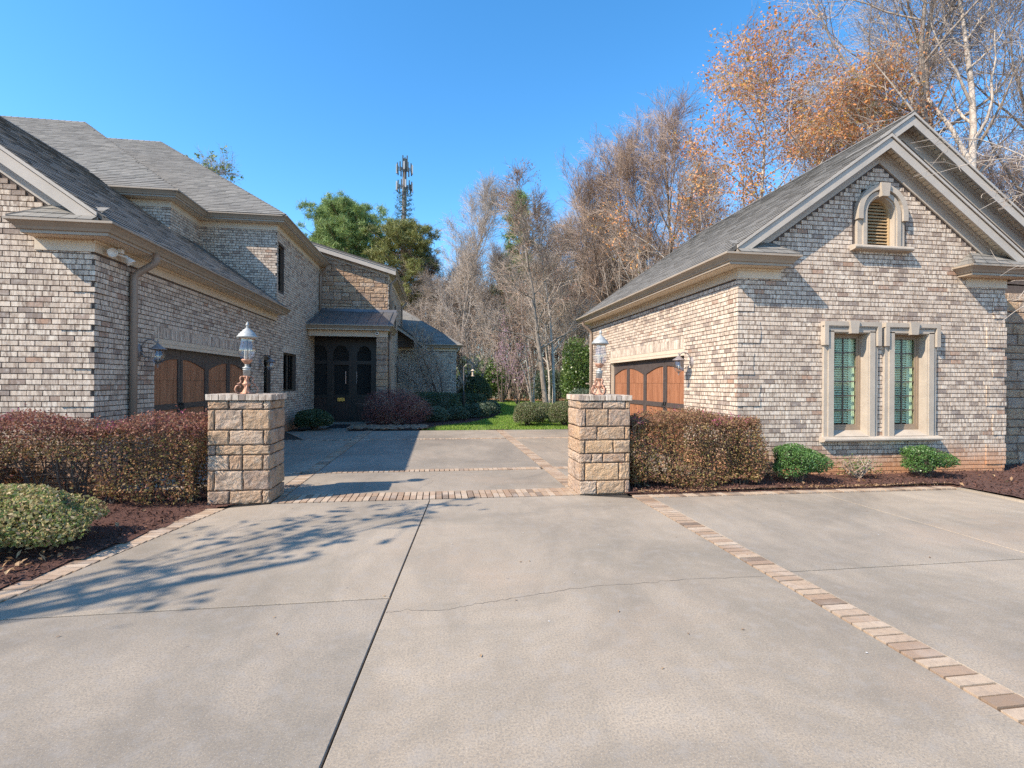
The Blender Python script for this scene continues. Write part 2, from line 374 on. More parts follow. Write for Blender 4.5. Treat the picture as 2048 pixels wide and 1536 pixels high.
# ------------------------------------------------------------------ mesh helpers
class MB:
    def __init__(s): s.v = []; s.f = {}; s.n = 0
    def add(s, v, f):
        v = np.asarray(v, float).reshape(-1, 3); f = np.asarray(f, int)
        if f.ndim == 1: f = f[None]
        s.f.setdefault(f.shape[1], []).append(f + s.n); s.v.append(v); s.n += len(v)
        return s
    def box(s, a, b): return s.boxes(np.array([a]), np.array([b]))
    def boxes(s, a, b):
        a = np.asarray(a, float); b = np.asarray(b, float); lo = np.minimum(a, b); hi = np.maximum(a, b); n = len(a)
        c = np.array([[0,0,0],[1,0,0],[1,1,0],[0,1,0],[0,0,1],[1,0,1],[1,1,1],[0,1,1]])
        v = lo[:, None] * (1 - c) + hi[:, None] * c
        q = np.array([[0,3,2,1],[4,5,6,7],[0,1,5,4],[1,2,6,5],[2,3,7,6],[3,0,4,7]])
        return s.add(v.reshape(-1, 3), (q[None] + 8 * np.arange(n)[:, None, None]).reshape(-1, 4))
    def prism(s, pts, off):
        p = np.asarray(pts, float); o = np.asarray(off, float); k = len(p); b = s.n
        s.add(np.vstack([p, p + o]), [[i, (i + 1) % k, (i + 1) % k + k, i + k] for i in range(k)])
        s.f.setdefault(k, []).append(np.array([list(range(k - 1, -1, -1)), list(range(k, 2 * k))]) + b)
        return s
    def poly(s, pts):
        p = np.asarray(pts, float); return s.add(p, [list(range(len(p)))])
    def tubes(s, P, Rr, n=4, cap=False):
        P = np.asarray(P, float); Rr = np.asarray(Rr, float)
        if P.ndim == 2: P = P[None]; Rr = Rr.reshape(1, -1)
        N, K, _ = P.shape
        T = np.gradient(P, axis=1); T /= np.linalg.norm(T, axis=2, keepdims=True) + 1e-9
        ref = np.where(np.abs((P[:, -1] - P[:, 0])[:, [2]]) > .8 * np.linalg.norm(P[:, -1] - P[:, 0], axis=1)[:, None], np.array([[1., .13, 0]]), np.array([[0.1, 0., 1.]]))
        A = np.cross(T, ref[:, None]); A /= np.linalg.norm(A, axis=2, keepdims=True) + 1e-9
        B = np.cross(T, A)
        th = np.arange(n) * 2 * math.pi / n
        ring = A[:, :, None] * np.cos(th)[None, None, :, None] + B[:, :, None] * np.sin(th)[None, None, :, None]
        V = P[:, :, None] + ring * Rr[:, :, None, None]
        i = np.arange(K - 1)[:, None]; j = np.arange(n)[None]
        q = np.stack([i * n + j, i * n + (j + 1) % n, (i + 1) * n + (j + 1) % n, (i + 1) * n + j], -1).reshape(-1, 4)
        F = (q[None] + (np.arange(N) * K * n)[:, None, None]).reshape(-1, 4)
        b = s.n; s.add(V.reshape(-1, 3), F)
        if cap:
            s.f.setdefault(n, []).append(np.array([list(range(n)), [(K - 1) * n + t for t in range(n)]]) + b)
        return s
    def lathe(s, prof, c, n=16, axis='z'):
        p = np.asarray(prof, float); th = np.arange(n) * 2 * math.pi / n; K = len(p)
        r = p[:, 0][:, None]; h = np.repeat(p[:, 1][:, None], n, 1)
        x = r * np.cos(th); y = r * np.sin(th)
        V = np.stack([x, y, h] if axis == 'z' else ([h, x, y] if axis == 'x' else [x, h, y]), -1) + np.asarray(c, float)
        i = np.arange(K - 1)[:, None]; j = np.arange(n)[None]
        q = np.stack([i * n + j, i * n + (j + 1) % n, (i + 1) * n + (j + 1) % n, (i + 1) * n + j], -1).reshape(-1, 4)
        return s.add(V.reshape(-1, 3), q)
    def sweep(s, path, prof):
        """profile [(outward, z)] swept along a plan polyline [(x, y)] with mitred corners; outward is to the right of travel"""
        P = np.asarray(path, float); k = len(prof)
        d = np.diff(P, axis=0); d /= np.linalg.norm(d, axis=1)[:, None]
        nr = np.stack([d[:, 1], -d[:, 0]], 1)
        rings = []
        for i in range(len(P)):
            if i == 0: m = nr[0]
            elif i == len(P) - 1: m = nr[-1]
            else:
                m = nr[i - 1] + nr[i]; m = m / max(.2, (m @ nr[i]))
            rings.append([[P[i, 0] + m[0] * o, P[i, 1] + m[1] * o, z] for o, z in prof])
        V = np.array(rings).reshape(-1, 3); F = []
        for i in range(len(P) - 1):
            for j in range(k): F.append([i * k + j, i * k + (j + 1) % k, (i + 1) * k + (j + 1) % k, (i + 1) * k + j])
        b = s.n; s.add(V, F)
        s.f.setdefault(k, []).append(np.array([list(range(k)), [(len(P) - 1) * k + t for t in range(k)]]) + b)
        return s
    def mesh(s, name, m, origin=(0, 0, 0), smooth=False):
        me = bpy.data.meshes.new(name)
        V = np.vstack(s.v) - np.asarray(origin, float)
        ks = sorted(s.f); arrs = [np.vstack(s.f[k]) for k in ks]
        loops = np.concatenate([a.ravel() for a in arrs])
        tot = np.concatenate([np.full(len(a), k) for k, a in zip(ks, arrs)])
        me.vertices.add(len(V)); me.vertices.foreach_set('co', V.astype(np.float32).ravel())
        me.loops.add(len(loops)); me.loops.foreach_set('vertex_index', loops.astype(np.int32))
        me.polygons.add(len(tot))
        st = np.concatenate([[0], np.cumsum(tot)[:-1]])
        me.polygons.foreach_set('loop_start', st.astype(np.int32))
        try: me.polygons.foreach_set('loop_total', tot.astype(np.int32))
        except Exception: pass
        me.polygons.foreach_set('use_smooth', np.full(len(tot), bool(smooth)))
        me.update(calc_edges=True)
        if m: me.materials.append(m)
        return me
    def build(s, name, m, parent=None, smooth=False, kind=None, label=None):
        o = bpy.data.objects.new(name, s.mesh(name, m, root_loc(parent), smooth))
        COL.objects.link(o)
        if parent is not None: o.parent = parent
        if kind: o['kind'] = kind
        if label: o['label'] = label
        return o

def root_loc(o):
    if o is None: return (0, 0, 0)
    v = Vector((0, 0, 0))
    while o is not None: v = v + o.location; o = o.parent
    return tuple(v)

def thing(name, label, cat, loc=(0, 0, 0), group=None):
    o = bpy.data.objects.new(name, None); COL.objects.link(o)
    o.empty_display_size = .2
    o.location = loc; o['label'] = label; o['category'] = cat
    if group: o['group'] = group
    return o
def tag(o, label, cat, group=None, kind=None):
    if label: o['label'] = label
    if cat: o['category'] = cat
    if group: o['group'] = group
    if kind: o['kind'] = kind
    return o
def struct(o): o['kind'] = 'structure'; return o
def copy_tree(o, loc, rz=0.0, sc=1.0, label=None):
    c = o.copy(); COL.objects.link(c); c.location = loc; c.rotation_euler = (0, 0, rz)
    c.scale = (sc, sc, sc) if isinstance(sc, (int, float)) else sc
    if label: c['label'] = label
    for ch in o.children:
        d = ch.copy(); COL.objects.link(d); d.parent = c
        for gch in ch.children:
            e = gch.copy(); COL.objects.link(e); e.parent = d
    return c

# pieces: list of (lo, hi, parent) boxes; the ones that show largest become objects, the rest one stuff part
_share = {}
def emit_boxes(name, pieces, m, limit, rest_parent, normal_axis=1):
    sc = []
    for i, (lo, hi, par) in enumerate(pieces):
        c = (np.array(lo) + np.array(hi)) / 2
        d, px, py = depth_px(*c)
        dims = np.abs(np.array(hi) - np.array(lo))
        area = max(dims[0] * dims[2] * (abs(c[1]) / d), dims[1] * dims[2] * (abs(c[0]) / d)) if normal_axis == 1 else dims[0] * dims[1] * CAM_H / d
        ok = -5 < px < 2053 and -5 < py < 1541
        sc.append((area / d / d if ok else 0, i))
    sc.sort(reverse=True)
    chosen = set(i for a, i in sc[:limit] if a > 0)
    A, B = [], []
    for i, (lo, hi, par) in enumerate(pieces):
        if i in chosen:
            c = (np.array(lo) + np.array(hi)) / 2; dm = np.abs(np.array(hi) - np.array(lo))
            key = (name, m.name) + tuple(int(round(x * 1000)) for x in dm)
            me = _share.get(key)
            if me is None: me = _share[key] = MB().box(-dm / 2, dm / 2).mesh(name, m)
            o = bpy.data.objects.new(name, me); COL.objects.link(o)
            o.parent = par; o.location = Vector(c) - Vector(root_loc(par))
        else: A.append(lo); B.append(hi)
    if A: MB().boxes(A, B).build(name + 's', m, rest_parent, kind='stuff')

def rock(u0, u1, z0, z1, seed, amp=.022, nu=6, nz=4):
    """rock faced block in (u, n, z): n=0 is the wall, n grows outwards"""
    rg = np.random.default_rng(seed)
    ue, ze = min(.3, .016 / (u1 - u0)), min(.3, .016 / (z1 - z0))
    us = np.concatenate([[0], np.linspace(ue, 1 - ue, nu - 2), [1]]); zs = np.concatenate([[0], np.linspace(ze, 1 - ze, nz - 2), [1]])
    g = .007
    V = []; 
    for j, b in enumerate(zs):
        for i, a in enumerate(us):
            e = min(a, 1 - a) * (u1 - u0), min(b, 1 - b) * (z1 - z0)
            edge = min(min(e) / .018, 1.0)
            inn = g if edge == 0 else 0
            V.append((u0 + g + a * (u1 - u0 - 2 * g) + (rg.normal() * .004), .008 + amp * (edge * (.5 + rg.random() * .55)), z0 + g + b * (z1 - z0 - 2 * g) + rg.normal() * .003))
    F = [[j * nu + i, j * nu + i + 1, (j + 1) * nu + i + 1, (j + 1) * nu + i] for j in range(nz - 1) for i in range(nu - 1)]
    rim = [i for i in range(nu)] + [j * nu + nu - 1 for j in range(1, nz)] + [(nz - 1) * nu + i for i in range(nu - 2, -1, -1)] + [j * nu for j in range(nz - 2, 0, -1)]
    b0 = len(V)
    for r in rim: V.append((V[r][0], -.03, V[r][2]))
    k = len(rim)
    F += [[rim[i], b0 + i, b0 + (i + 1) % k, rim[(i + 1) % k]] for i in range(k)]
    return np.array(V), np.array(F)

def place_rock(mb, V, F, face, const):
    """face: '-y' wall facing -Y at Y=const, '+x', '-x' """
    W = np.empty_like(V)
    if face == '-y': W[:, 0] = V[:, 0]; W[:, 1] = const - V[:, 1]
    elif face == '+x': W[:, 1] = V[:, 0]; W[:, 0] = const + V[:, 1]
    elif face == '-x': W[:, 1] = V[:, 0]; W[:, 0] = const - V[:, 1]
    W[:, 2] = V[:, 2]
    mb.add(W, F)

# ------------------------------------------------------------------ brickwork
CH, BL = .0764, .2
def quoin_w(k):
    if k % 7 < 2: return 0
    return .27 if (k // 7) % 2 else .40
def brick_wall(pieces, parent, face, const, u0, u1, z0, z1, openings=(), span=None, q0=False, q1=False, seed=1):
    """running bond; face '-y' (u = X) or '+x'/'-x' (u = Y)"""
    rg = random.Random(seed)
    k0 = int(round(z0 / CH)); k1 = int(math.floor(z1 / CH + .01))
    for k in range(k0, k1):
        zb = k * CH + .0065; zt = (k + 1) * CH - .0065; zm = (zb + zt) / 2
        a, b = u0, u1
        if span:
            s = span(zt)
            if s is None: continue
            a, b = max(a, s[0]), min(b, s[1])
        if b - a < .04: continue
        iv = [(a, b)]
        for (oa, ob, za, zc) in openings:
            if zm < za or zm > zc: continue
            nv = []
            for (p, q) in iv:
                if ob <= p or oa >= q: nv.append((p, q)); continue
                if oa > p + .03: nv.append((p, oa))
                if ob < q - .03: nv.append((ob, q))
            iv = nv
        qw = quoin_w(k) if zt < 3.39 else 0
        off = (k % 2) * BL / 2 + (0 if k % 4 < 2 else .013)
        for (p, q) in iv:
            x = math.floor((p - off) / BL) * BL + off
            while x < q - .01:
                p0, p1 = max(x, p), min(x + BL, q)
                x += BL
                if p1 - p0 < .03: continue
                cuts = [p0, p1]
                if qw:
                    for qq in ((u0 + qw) if q0 else None, (u1 - qw) if q1 else None):
                        if qq is not None and p0 + .02 < qq < p1 - .02: cuts.append(qq)
                cuts.sort()
                for c0, c1 in zip(cuts[:-1], cuts[1:]):
                    mid = (c0 + c1) / 2
                    pr = .011 + rg.random() * .006
                    if qw and ((q0 and mid < u0 + qw) or (q1 and mid > u1 - qw)): pr += .015
                    g0 = .0055 if c0 > u0 + .001 else -pr
                    g1 = .0055 if c1 < u1 - .001 else -pr
                    c0g, c1g = c0 + g0, c1 - g1
                    if face == '-y': lo, hi = (c0g, const - pr, zb), (c1g, const + .05, zt)
                    elif face == '+x': lo, hi = (const - .05, c0g, zb), (const + pr, c1g, zt)
                    else: lo, hi = (const - pr, c0g, zb), (const + .05, c1g, zt)
                    pieces.append((lo, hi, parent))
def backing(mb, face, const, u0, u1, z0, z1, openings=(), reveal=.12, gable=None):
    """flat mortar wall with openings and reveals, optional gable polygon [(u, z)] on top"""
    us = sorted({u0, u1, *[o[0] for o in openings], *[o[1] for o in openings]}); zs = sorted({z0, z1, *[o[2] for o in openings], *[o[3] for o in openings]})
    sg = {'-y': 1, '+x': -1, '-x': 1}[face]
    def P(u, z, n=0.0):
        return (u, const + n, z) if face == '-y' else (const + sg * n, u, z)
    for a, b in zip(us[:-1], us[1:]):
        for c, d in zip(zs[:-1], zs[1:]):
            um, zm = (a + b) / 2, (c + d) / 2
            if any(o[0] < um < o[1] and o[2] < zm < o[3] for o in openings): continue
            mb.poly([P(a, c), P(b, c), P(b, d), P(a, d)])
    for a, b, c, d in openings:
        for (p, q) in (((a, c), (a, d)), ((b, c), (b, d)), ((a, d), (b, d)), ((a, c), (b, c))):
            mb.poly([P(*p), P(*q), P(*q, reveal), P(*p, reveal)])
    if gable: mb.poly([P(u, z) for u, z in gable])

# ------------------------------------------------------------------ shingles
def shingle_plane(mb_deck, tabs, e0, udir, vdir, poly, seed, parent, expo=.145, tabw=.31):
    """poly: convex [(u, v)] in the roof plane from e0; adds deck and tab geometry"""
    e0 = np.array(e0, float); ud = np.array(udir, float); ud /= np.linalg.norm(ud); vd = np.array(vdir, float); vd /= np.linalg.norm(vd)
    nrm = np.cross(ud, vd); nrm = nrm if nrm[2] > 0 else -nrm
    rg = random.Random(seed)
    mb_deck.prism([e0 + ud * u + vd * v - nrm * .05 for u, v in poly], nrm * .045)
    vs = [p[1] for p in poly]; v = min(vs); vmax = max(vs)
    def iv(vv):
        xs = []
        n = len(poly)
        for i in range(n):
            (u1, v1), (u2, v2) = poly[i], poly[(i + 1) % n]
            if (v1 - vv) * (v2 - vv) <= 0 and v1 != v2: xs.append(u1 + (u2 - u1) * (vv - v1) / (v2 - v1))
        return (min(xs), max(xs)) if len(xs) >= 2 else None
    row = 0
    while v < vmax - .02:
        vt = min(v + expo * 1.12, vmax)
        s0 = iv(v + .003); s1 = iv(vt - .002)
        if s0 and s1:
            a = max(s0[0], s1[0]) if False else s0[0]; b = s0[1]
            at, bt = s1
            u = a - rg.random() * tabw
            while u < b:
                w = tabw * (.7 + .6 * rg.random())
                p, q = max(u, a), min(u + w - .004, b)
                u += w
                if q - p < .02: continue
                pt, qt = min(max(p, at), bt), max(min(q, bt), at)
                if qt <= pt: pt = qt = (at + bt) / 2 if at < bt else at; qt = pt + .002
                h = .015 + rg.random() * .008
                L = v - .006 - rg.random() * .006
                pts = [e0 + ud * p + vd * L + nrm * h, e0 + ud * q + vd * L + nrm * h, e0 + ud * qt + vd * vt + nrm * .006, e0 + ud * pt + vd * vt + nrm * .006,
                       e0 + ud * p + vd * L - nrm * .004, e0 + ud * q + vd * L - nrm * .004, e0 + ud * qt + vd * vt - nrm * .004, e0 + ud * pt + vd * vt - nrm * .004]
                tabs.append((np.array(pts), parent))
        v += expo; row += 1
TABF = np.array([[0, 1, 2, 3], [0, 4, 5, 1], [1, 5, 6, 2], [3, 7, 4, 0]])
def emit_tabs(tabs, m, limit, rest_parent):
    sc = []
    for i, (p, par) in enumerate(tabs):
        c = p.mean(0); d, px, py = depth_px(*c)
        n = np.cross(p[1] - p[0], p[3] - p[0]); vw = np.array([0, 0, CAM_H]) - c
        facing = abs(n @ vw) / d
        sc.append((facing / d / d if (-5 < px < 2053 and -5 < py < 1541 and n @ vw * (1 if n[2] > 0 else -1) > 0) else 0, i))
    sc.sort(reverse=True); ch = set(i for a, i in sc[:limit] if a > 0)
    mb = MB()
    for i, (p, par) in enumerate(tabs):
        if i in ch:
            c = p.mean(0)
            me = MB().add(p - c, TABF).mesh('shingle', m)
            o = bpy.data.objects.new('shingle', me); COL.objects.link(o); o.parent = par
            o.location = Vector(c) - Vector(root_loc(par))
        else: mb.add(p, TABF)
    if mb.n: mb.build('shingles', m, rest_parent, kind='stuff')
def ridge_cap(mb, a, b, rad=.09):
    a = np.array(a, float); b = np.array(b, float); L = np.linalg.norm(b - a); n = max(1, int(L / .2))
    d = (b - a) / L; side = np.cross(d, (0, 0, 1)); side /= np.linalg.norm(side) + 1e-9
    up = np.cross(side, d)
    for i in range(n):
        p = a + d * (i * L / n); q = a + d * ((i + 1.15) * L / n)
        h0, h1 = .03, .018
        mb.add([p - side * rad - up * .045, p + up * h0, p + side * rad - up * .045, q - side * rad - up * .055, q + up * h1, q + side * rad - up * .055], [[0, 1, 4, 3], [1, 2, 5, 4]])
        mb.add([p - side * rad - up * .045, p + up * h0, p + side * rad - up * .045], [[0, 1, 2]])

# ================================================================== SETTING: ground, driveway, beds, lawn
def disc_pts(x0, x1, y0, y1): return [(x0, y0), (x1, y0), (x1, y1), (x0, y1)]
MB().poly([(-420, -420, -.06), (420, -420, -.06), (420, 640, -.06), (-420, 640, -.06)]).build('ground', M['ground'], kind='structure')

drive = bpy.data.objects.new('driveway', None); COL.objects.link(drive); struct(drive)
JN = .006
def slab(pts, z=0.0):
    """concrete slab with eased edges"""
    p = np.array(pts, float); c = p.mean(0)
    k = len(p)
    inn = []
    for i in range(k):
        a, b, d = p[i - 1], p[i], p[(i + 1) % k]
        e1 = (b - a) / np.linalg.norm(b - a); e2 = (d - b) / np.linalg.norm(d - b)
        n1 = np.array([-e1[1], e1[0]]); n2 = np.array([-e2[1], e2[0]]); m = n1 + n2; m /= max(.3, m @ n1)
        inn.append((b + m * .003, b + m * .007))
    mb = MB()
    ring0 = [(x[0][0], x[0][1], -.05) for x in inn]; ring1 = [(x[0][0], x[0][1], z - .004) for x in inn]; ring2 = [(x[1][0], x[1][1], z) for x in inn]
    V = np.array(ring0 + ring1 + ring2)
    F = [[r * k + i, r * k + (i + 1) % k, (r + 1) * k + (i + 1) % k, (r + 1) * k + i] for r in (0, 1) for i in range(k)]
    mb.add(V, F); mb.f.setdefault(k, []).append(np.array([[2 * k + i for i in range(k)]]))
    return mb.build('slab', M['concrete'], drive)
def jx(y): return -.1 - (6.78 - y) * .0801        # the wide joint running towards the camera
def lx(y): return -2.60 - (6.72 - y) * .185       # inner edge of the left brick edging
slab([(lx(3.8) + 0, 3.8), (jx(3.8), 3.8), (jx(6.9), 6.9), (-2.12, 6.9), (lx(6.75), 6.75)])
slab([(lx(-3), -3), (jx(-3) - .0, -3), (jx(3.787), 3.787), (lx(3.787), 3.787)])
slab([(jx(-3) + .006, -3), (2.745, -3), (2.745, 6.62), (2.03, 6.9), (jx(6.9) + .006, 6.9)])
slab([(2.985, -3), (5.56, -3), (5.56, 3.865), (2.985, 3.865)])
slab([(2.985, 3.879), (5.56, 3.879), (5.56, 6.60), (2.985, 6.62)])
slab([(5.574, -3), (7.9, -3), (7.9, 3.865), (5.574, 3.865)])
slab([(5.574, 3.879), (7.9, 3.879), (7.98, 6.56), (5.574, 6.60)])
for ya, yb in ((7.41, 9.06), (9.31, 14.10), (14.34, 16.72)):
    slab([(-2.08, ya), (1.965, ya), (1.965, yb), (-2.08, yb)])
    if ya < 8: slab([(-4.76, 7.95), (-2.9, 7.95), (-2.9, 7.6), (-2.315, 7.41), (-2.315, yb), (-4.76, yb)])
    else: slab([(-4.76 if yb < 15 else -3.6, ya), (-2.315, ya), (-2.315, yb), (-4.76, yb)])
    slab([(2.2, ya), (5.02, ya), (5.02, yb), (2.2, yb)])
slab([(-4.2, 16.73), (-2.95, 16.73), (-2.8, 17.5), (-2.9, 19.4), (-4.2, 19.4)], .002)
MB().box((-12, -3.2, -.059), (7.95, 19.4, -.022)).build('joint_bed', M['joint'], drive)

def crack(pts, w, seed):
    rg = random.Random(seed); P = []
    for (x0, y0), (x1, y1) in zip(pts[:-1], pts[1:]):
        for i in range(8):
            t = i / 8; P.append((x0 + (x1 - x0) * t + rg.gauss(0, .006), y0 + (y1 - y0) * t + rg.gauss(0, .008)))
    P.append(pts[-1]); V = []
    for i, (x, y) in enumerate(P):
        ww = w * (.4 + 1.0 * rg.random()) * (0.15 if i in (0, len(P) - 1) else 1); V += [(x, y - ww, .0008), (x, y + ww, .0008)]
    MB().add(V, [[2 * i, 2 * i + 2, 2 * i + 3, 2 * i + 1] for i in range(len(P) - 1)]).build('crack', M['crackline'], drive)
crack([(-.36, 3.56), (-.2, 3.57), (.03, 3.53), (.25, 3.60), (.55, 3.66), (.85, 3.73), (1.2, 3.80), (1.6, 3.80), (2.0, 3.83), (2.7, 3.80)], .0022, 1)
crack([(-.28, 7.44), (-.22, 7.8), (-.05, 8.1), (-.1, 8.5), (.06, 8.9)], .004, 2)
pav = []
def band(x0, x1, y0, y1, along, pitch, rows=1, off=.0):
    rg = random.Random(int(abs(x0 * 97 + y0 * 31) * 100))
    L0, L1 = (x0, x1) if along == 'x' else (y0, y1)
    W0, W1 = (y0, y1) if along == 'x' else (x0, x1)
    for r in range(rows):
        a = W0 + (W1 - W0) * r / rows + .006; b = W0 + (W1 - W0) * (r + 1) / rows - .006
        t = L0 + (r % 2) * 0
        while t + pitch * .6 < L1:
            e = min(t + pitch - .014, L1)
            z = .001 + rg.random() * .006
            j = (rg.random() - .5) * .006
            lo, hi = ((t, a + j, -.05), (e, b + j, z)) if along == 'x' else ((a + j, t, -.05), (b + j, e, z))
            pav.append((lo, hi, drive)); t += pitch
band(-2.14, 2.04, 6.92, 7.40, 'x', .089, 2)
band(2.75, 2.98, -2.0, 6.80, 'y', .089)
band(2.99, 8.05, 6.64, 6.83, 'x', .089)
band(-2.31, -2.085, 7.41, 16.9, 'y', .089)
band(1.97, 2.195, 7.41, 16.7, 'y', .089)
for ya, yb in ((9.07, 9.30), (14.11, 14.33)):
    band(-4.75, -2.32, ya, yb, 'x', .089); band(-2.08, 1.965, ya, yb, 'x', .089); band(2.2, 5.0, ya, yb, 'x', .089)
# left edging follows the skewed bed line
t = -2.0
edge = []
while t < 6.72:
    x = lx(t)
    z = random.random() * .005
    edge.append(((x - .215, t, -.05), (x - .006, t + .08, .001 + z), drive)); t += .089
pav += edge
emit_boxes('paver_brick', pav, M['paver'], 300, drive, normal_axis=2)

# mulch beds, lawn
def bumpy(name, poly, m, z, amp, step=.12, parent=None, kind='structure'):
    """sheet with small relief inside a polygon (x, y)"""
    P = np.array(poly, float); lo, hi = P.min(0), P.max(0)
    xs = np.arange(lo[0], hi[0] + step, step); ys = np.arange(lo[1], hi[1] + step, step)
    X, Y = np.meshgrid(xs, ys)
    def inside(x, y):
        c = np.zeros(x.shape, bool); n = len(P)
        for i in range(n):
            (x1, y1), (x2, y2) = P[i], P[i - 1]
            c ^= ((y1 > y) != (y2 > y)) & (x < (x2 - x1) * (y - y1) / (y2 - y1 + 1e-12) + x1)
        return c
    Z = z + amp * (np.sin(X * 2.1 + 1) * np.sin(Y * 1.7) + .5 * np.sin(X * 5.3) * np.sin(Y * 4.7 + 2)) + RNG.normal(size=X.shape) * amp * .25
    nx = len(xs); idx = np.arange(X.size).reshape(X.shape)
    q = np.stack([idx[:-1, :-1], idx[:-1, 1:], idx[1:, 1:], idx[1:, :-1]], -1).reshape(-1, 4)
    cx = (X[:-1, :-1] + step / 2).ravel(); cy = (Y[:-1, :-1] + step / 2).ravel()
    q = q[inside(cx, cy)]
    o = MB().add(np.stack([X.ravel(), Y.ravel(), Z.ravel()], 1), q).build(name, m, smooth=True, kind=kind)
    return inside, lo, hi
BED_L = [(lx(6.75) - .2, 6.75), (-2.5, 7.0), (-2.92, 7.6), (-2.92, 7.94), (-4.7, 7.94), (-12, 7.85), (-12, -2), (lx(-2) - .22, -2)]
BED_R = [(2.74, 6.80), (8.06, 6.80), (8.0, 6.5), (7.92, 3), (7.92, -2), (18, -2), (18, 9.5), (2.5, 7.82)]
BED_H = [(-2.85, 16.8), (-.42, 16.78), (.1, 18.2), (1.2, 19.6), (2.4, 22.5), (3.4, 26.5), (2.6, 29.5), (-2.0, 28), (-2.0, 21), (-2.6, 19.4)]
for bed, zb_ in ((BED_L, .004), (BED_R, .012), (BED_H, .002)): MB().poly([(x, y, zb_) for x, y in bed]).build('mulch_bed', M['mulch'], kind='structure')
inBL = bumpy('mulch_bed', BED_L, M['mulch'], .012, .010, .09)
inBR = bumpy('mulch_bed', BED_R, M['mulch'], .035, .016, .09)
inBH = bumpy('mulch_bed', BED_H, M['mulch'], .02, .015, .2)
LAWN = [(-.5, 16.75), (5.6, 16.75), (9, 19), (14, 27), (13, 40), (6, 44), (1, 46), (-2, 40), (2.7, 29.5), (3.5, 26.5), (2.5, 22.5), (1.25, 19.6), (.1, 18.3)]
inLW = bumpy('lawn', LAWN, M['lawn'], .0, .02, .25)
# kerb at the right edge of the parking pad
MB().box((7.94, -2, -.05), (8.03, 6.62, .02)).build('kerb', M['concrete'], kind='structure')

def scatter(inside, n, zfun=None, focus=None):
    fn, lo, hi = inside
    pts = np.zeros((0, 2))
    while len(pts) < n:
        p = RNG.random((n * 2, 2)) * (hi - lo) + lo
        if focus is not None:
            d = np.hypot(p[:, 0], p[:, 1]); p = p[RNG.random(len(p)) < np.clip(focus / d, 0, 1) ** 2]
        pts = np.vstack([pts, p[fn(p[:, 0], p[:, 1])]])
    return pts[:n]
def flakes(P, size, m, name, flat=.6, stretch=2.2, curl=.25, kind='stuff', parent=None, var=.5):
    """small bent quads lying about"""
    n = len(P)
    s = size * (1 - var / 2 + var * RNG.random(n))[:, None]
    a = RNG.random(n) * 6.283; tilt = RNG.normal(size=(n, 2)) * flat
    ux = np.stack([np.cos(a), np.sin(a), tilt[:, 0]], 1) * s * stretch; uy = np.stack([-np.sin(a), np.cos(a), tilt[:, 1]], 1) * s
    up = np.array([0, 0, 1.]) * s * curl
    V = np.stack([P - ux, P - uy * .8 + up, P + ux + up * .5, P + uy * .8 + up], 1)
    o = MB().add(V.reshape(-1, 3), np.arange(4 * n).reshape(-1, 4)).build(name, m, parent, kind=kind)
    return o
P3 = []
for ins, n, z in ((inBL, 26000, .022), (inBR, 26000, .048), (inBH, 4000, .03)):
    p = scatter(ins, n, focus=4.5); P3.append(np.column_stack([p, np.full(len(p), z) + RNG.random(len(p)) * .02]))
tag(flakes(np.vstack(P3), .009, M['mulch'], 'mulch_chips', stretch=2.8), 'dark brown shredded mulch covering the beds beside the hedges', 'mulch')
P3 = []
for ins, n, z in ((inBL, 260, .045), (inBR, 420, .065)):
    p = scatter(ins, n, focus=5); P3.append(np.column_stack([p, np.full(len(p), z)]))
tag(flakes(np.vstack(P3), .022, M['litter'], 'fallen_leaves', stretch=1.5, curl=.6), 'dry tan fallen leaves scattered over the mulch', 'leaves')
p = np.array([[lx(y) - .32 - RNG.random() * .5, y] for y in 3.5 + RNG.random(90) * 1.6])
tag(flakes(np.column_stack([p, np.full(len(p), .05) + RNG.random(len(p)) * .03]), .019, M['litter'], 'fallen_leaves', stretch=1.5, curl=.7, flat=.5), 'heap of dry curled leaves under the low shrub beside the driveway edge', 'leaves')
p = np.column_stack([2.9 + RNG.random(900) * 5.2, 6.835 + np.abs(RNG.normal(size=900)) * .05, .028 + .015 * RNG.random(900)])
tag(flakes(p, .010, M['litter'], 'bed_edge_litter', stretch=2.2, curl=.4), 'strip of tan bark bits and pine straw along the brick edging of the right bed', 'litter')
# specks and small debris on the concrete
p = np.column_stack([RNG.random(34) * 9 - 2.5, 2.6 + RNG.random(34) * 9, np.full(34, .006)])
tag(flakes(p, .007, M['white'], 'petal_debris', stretch=1.3, flat=.1), 'tiny pale petals and specks scattered on the driveway', 'debris')
p = np.column_stack([RNG.random(46) * 9 - 2.5, 2.6 + RNG.random(46) * 9, np.full(46, .006)])
tag(flakes(p, .008, M['litter'], 'leaf_debris', stretch=1.8, flat=.1), 'small brown leaf bits scattered on the driveway', 'debris')

# grass blades
n = 90000
p = scatter(inLW, n, focus=24)
a = RNG.random(n) * 6.283; h = .035 + RNG.random(n) * .04; w = .006 + .0004 * p[:, 1]
b = np.column_stack([p, np.full(n, .0)])
dx = np.column_stack([np.cos(a), np.sin(a), np.zeros(n)]) * w[:, None]
tip = b + np.column_stack([RNG.normal(size=(n, 2)) * .018, h])
tag(MB().add(np.stack([b - dx, b + dx, tip], 1).reshape(-1, 3), np.arange(3 * n).reshape(-1, 3)).build('grass', M['blade'], kind='stuff'),
    'bright green short lawn grass between the shrubs and the woods', 'grass')

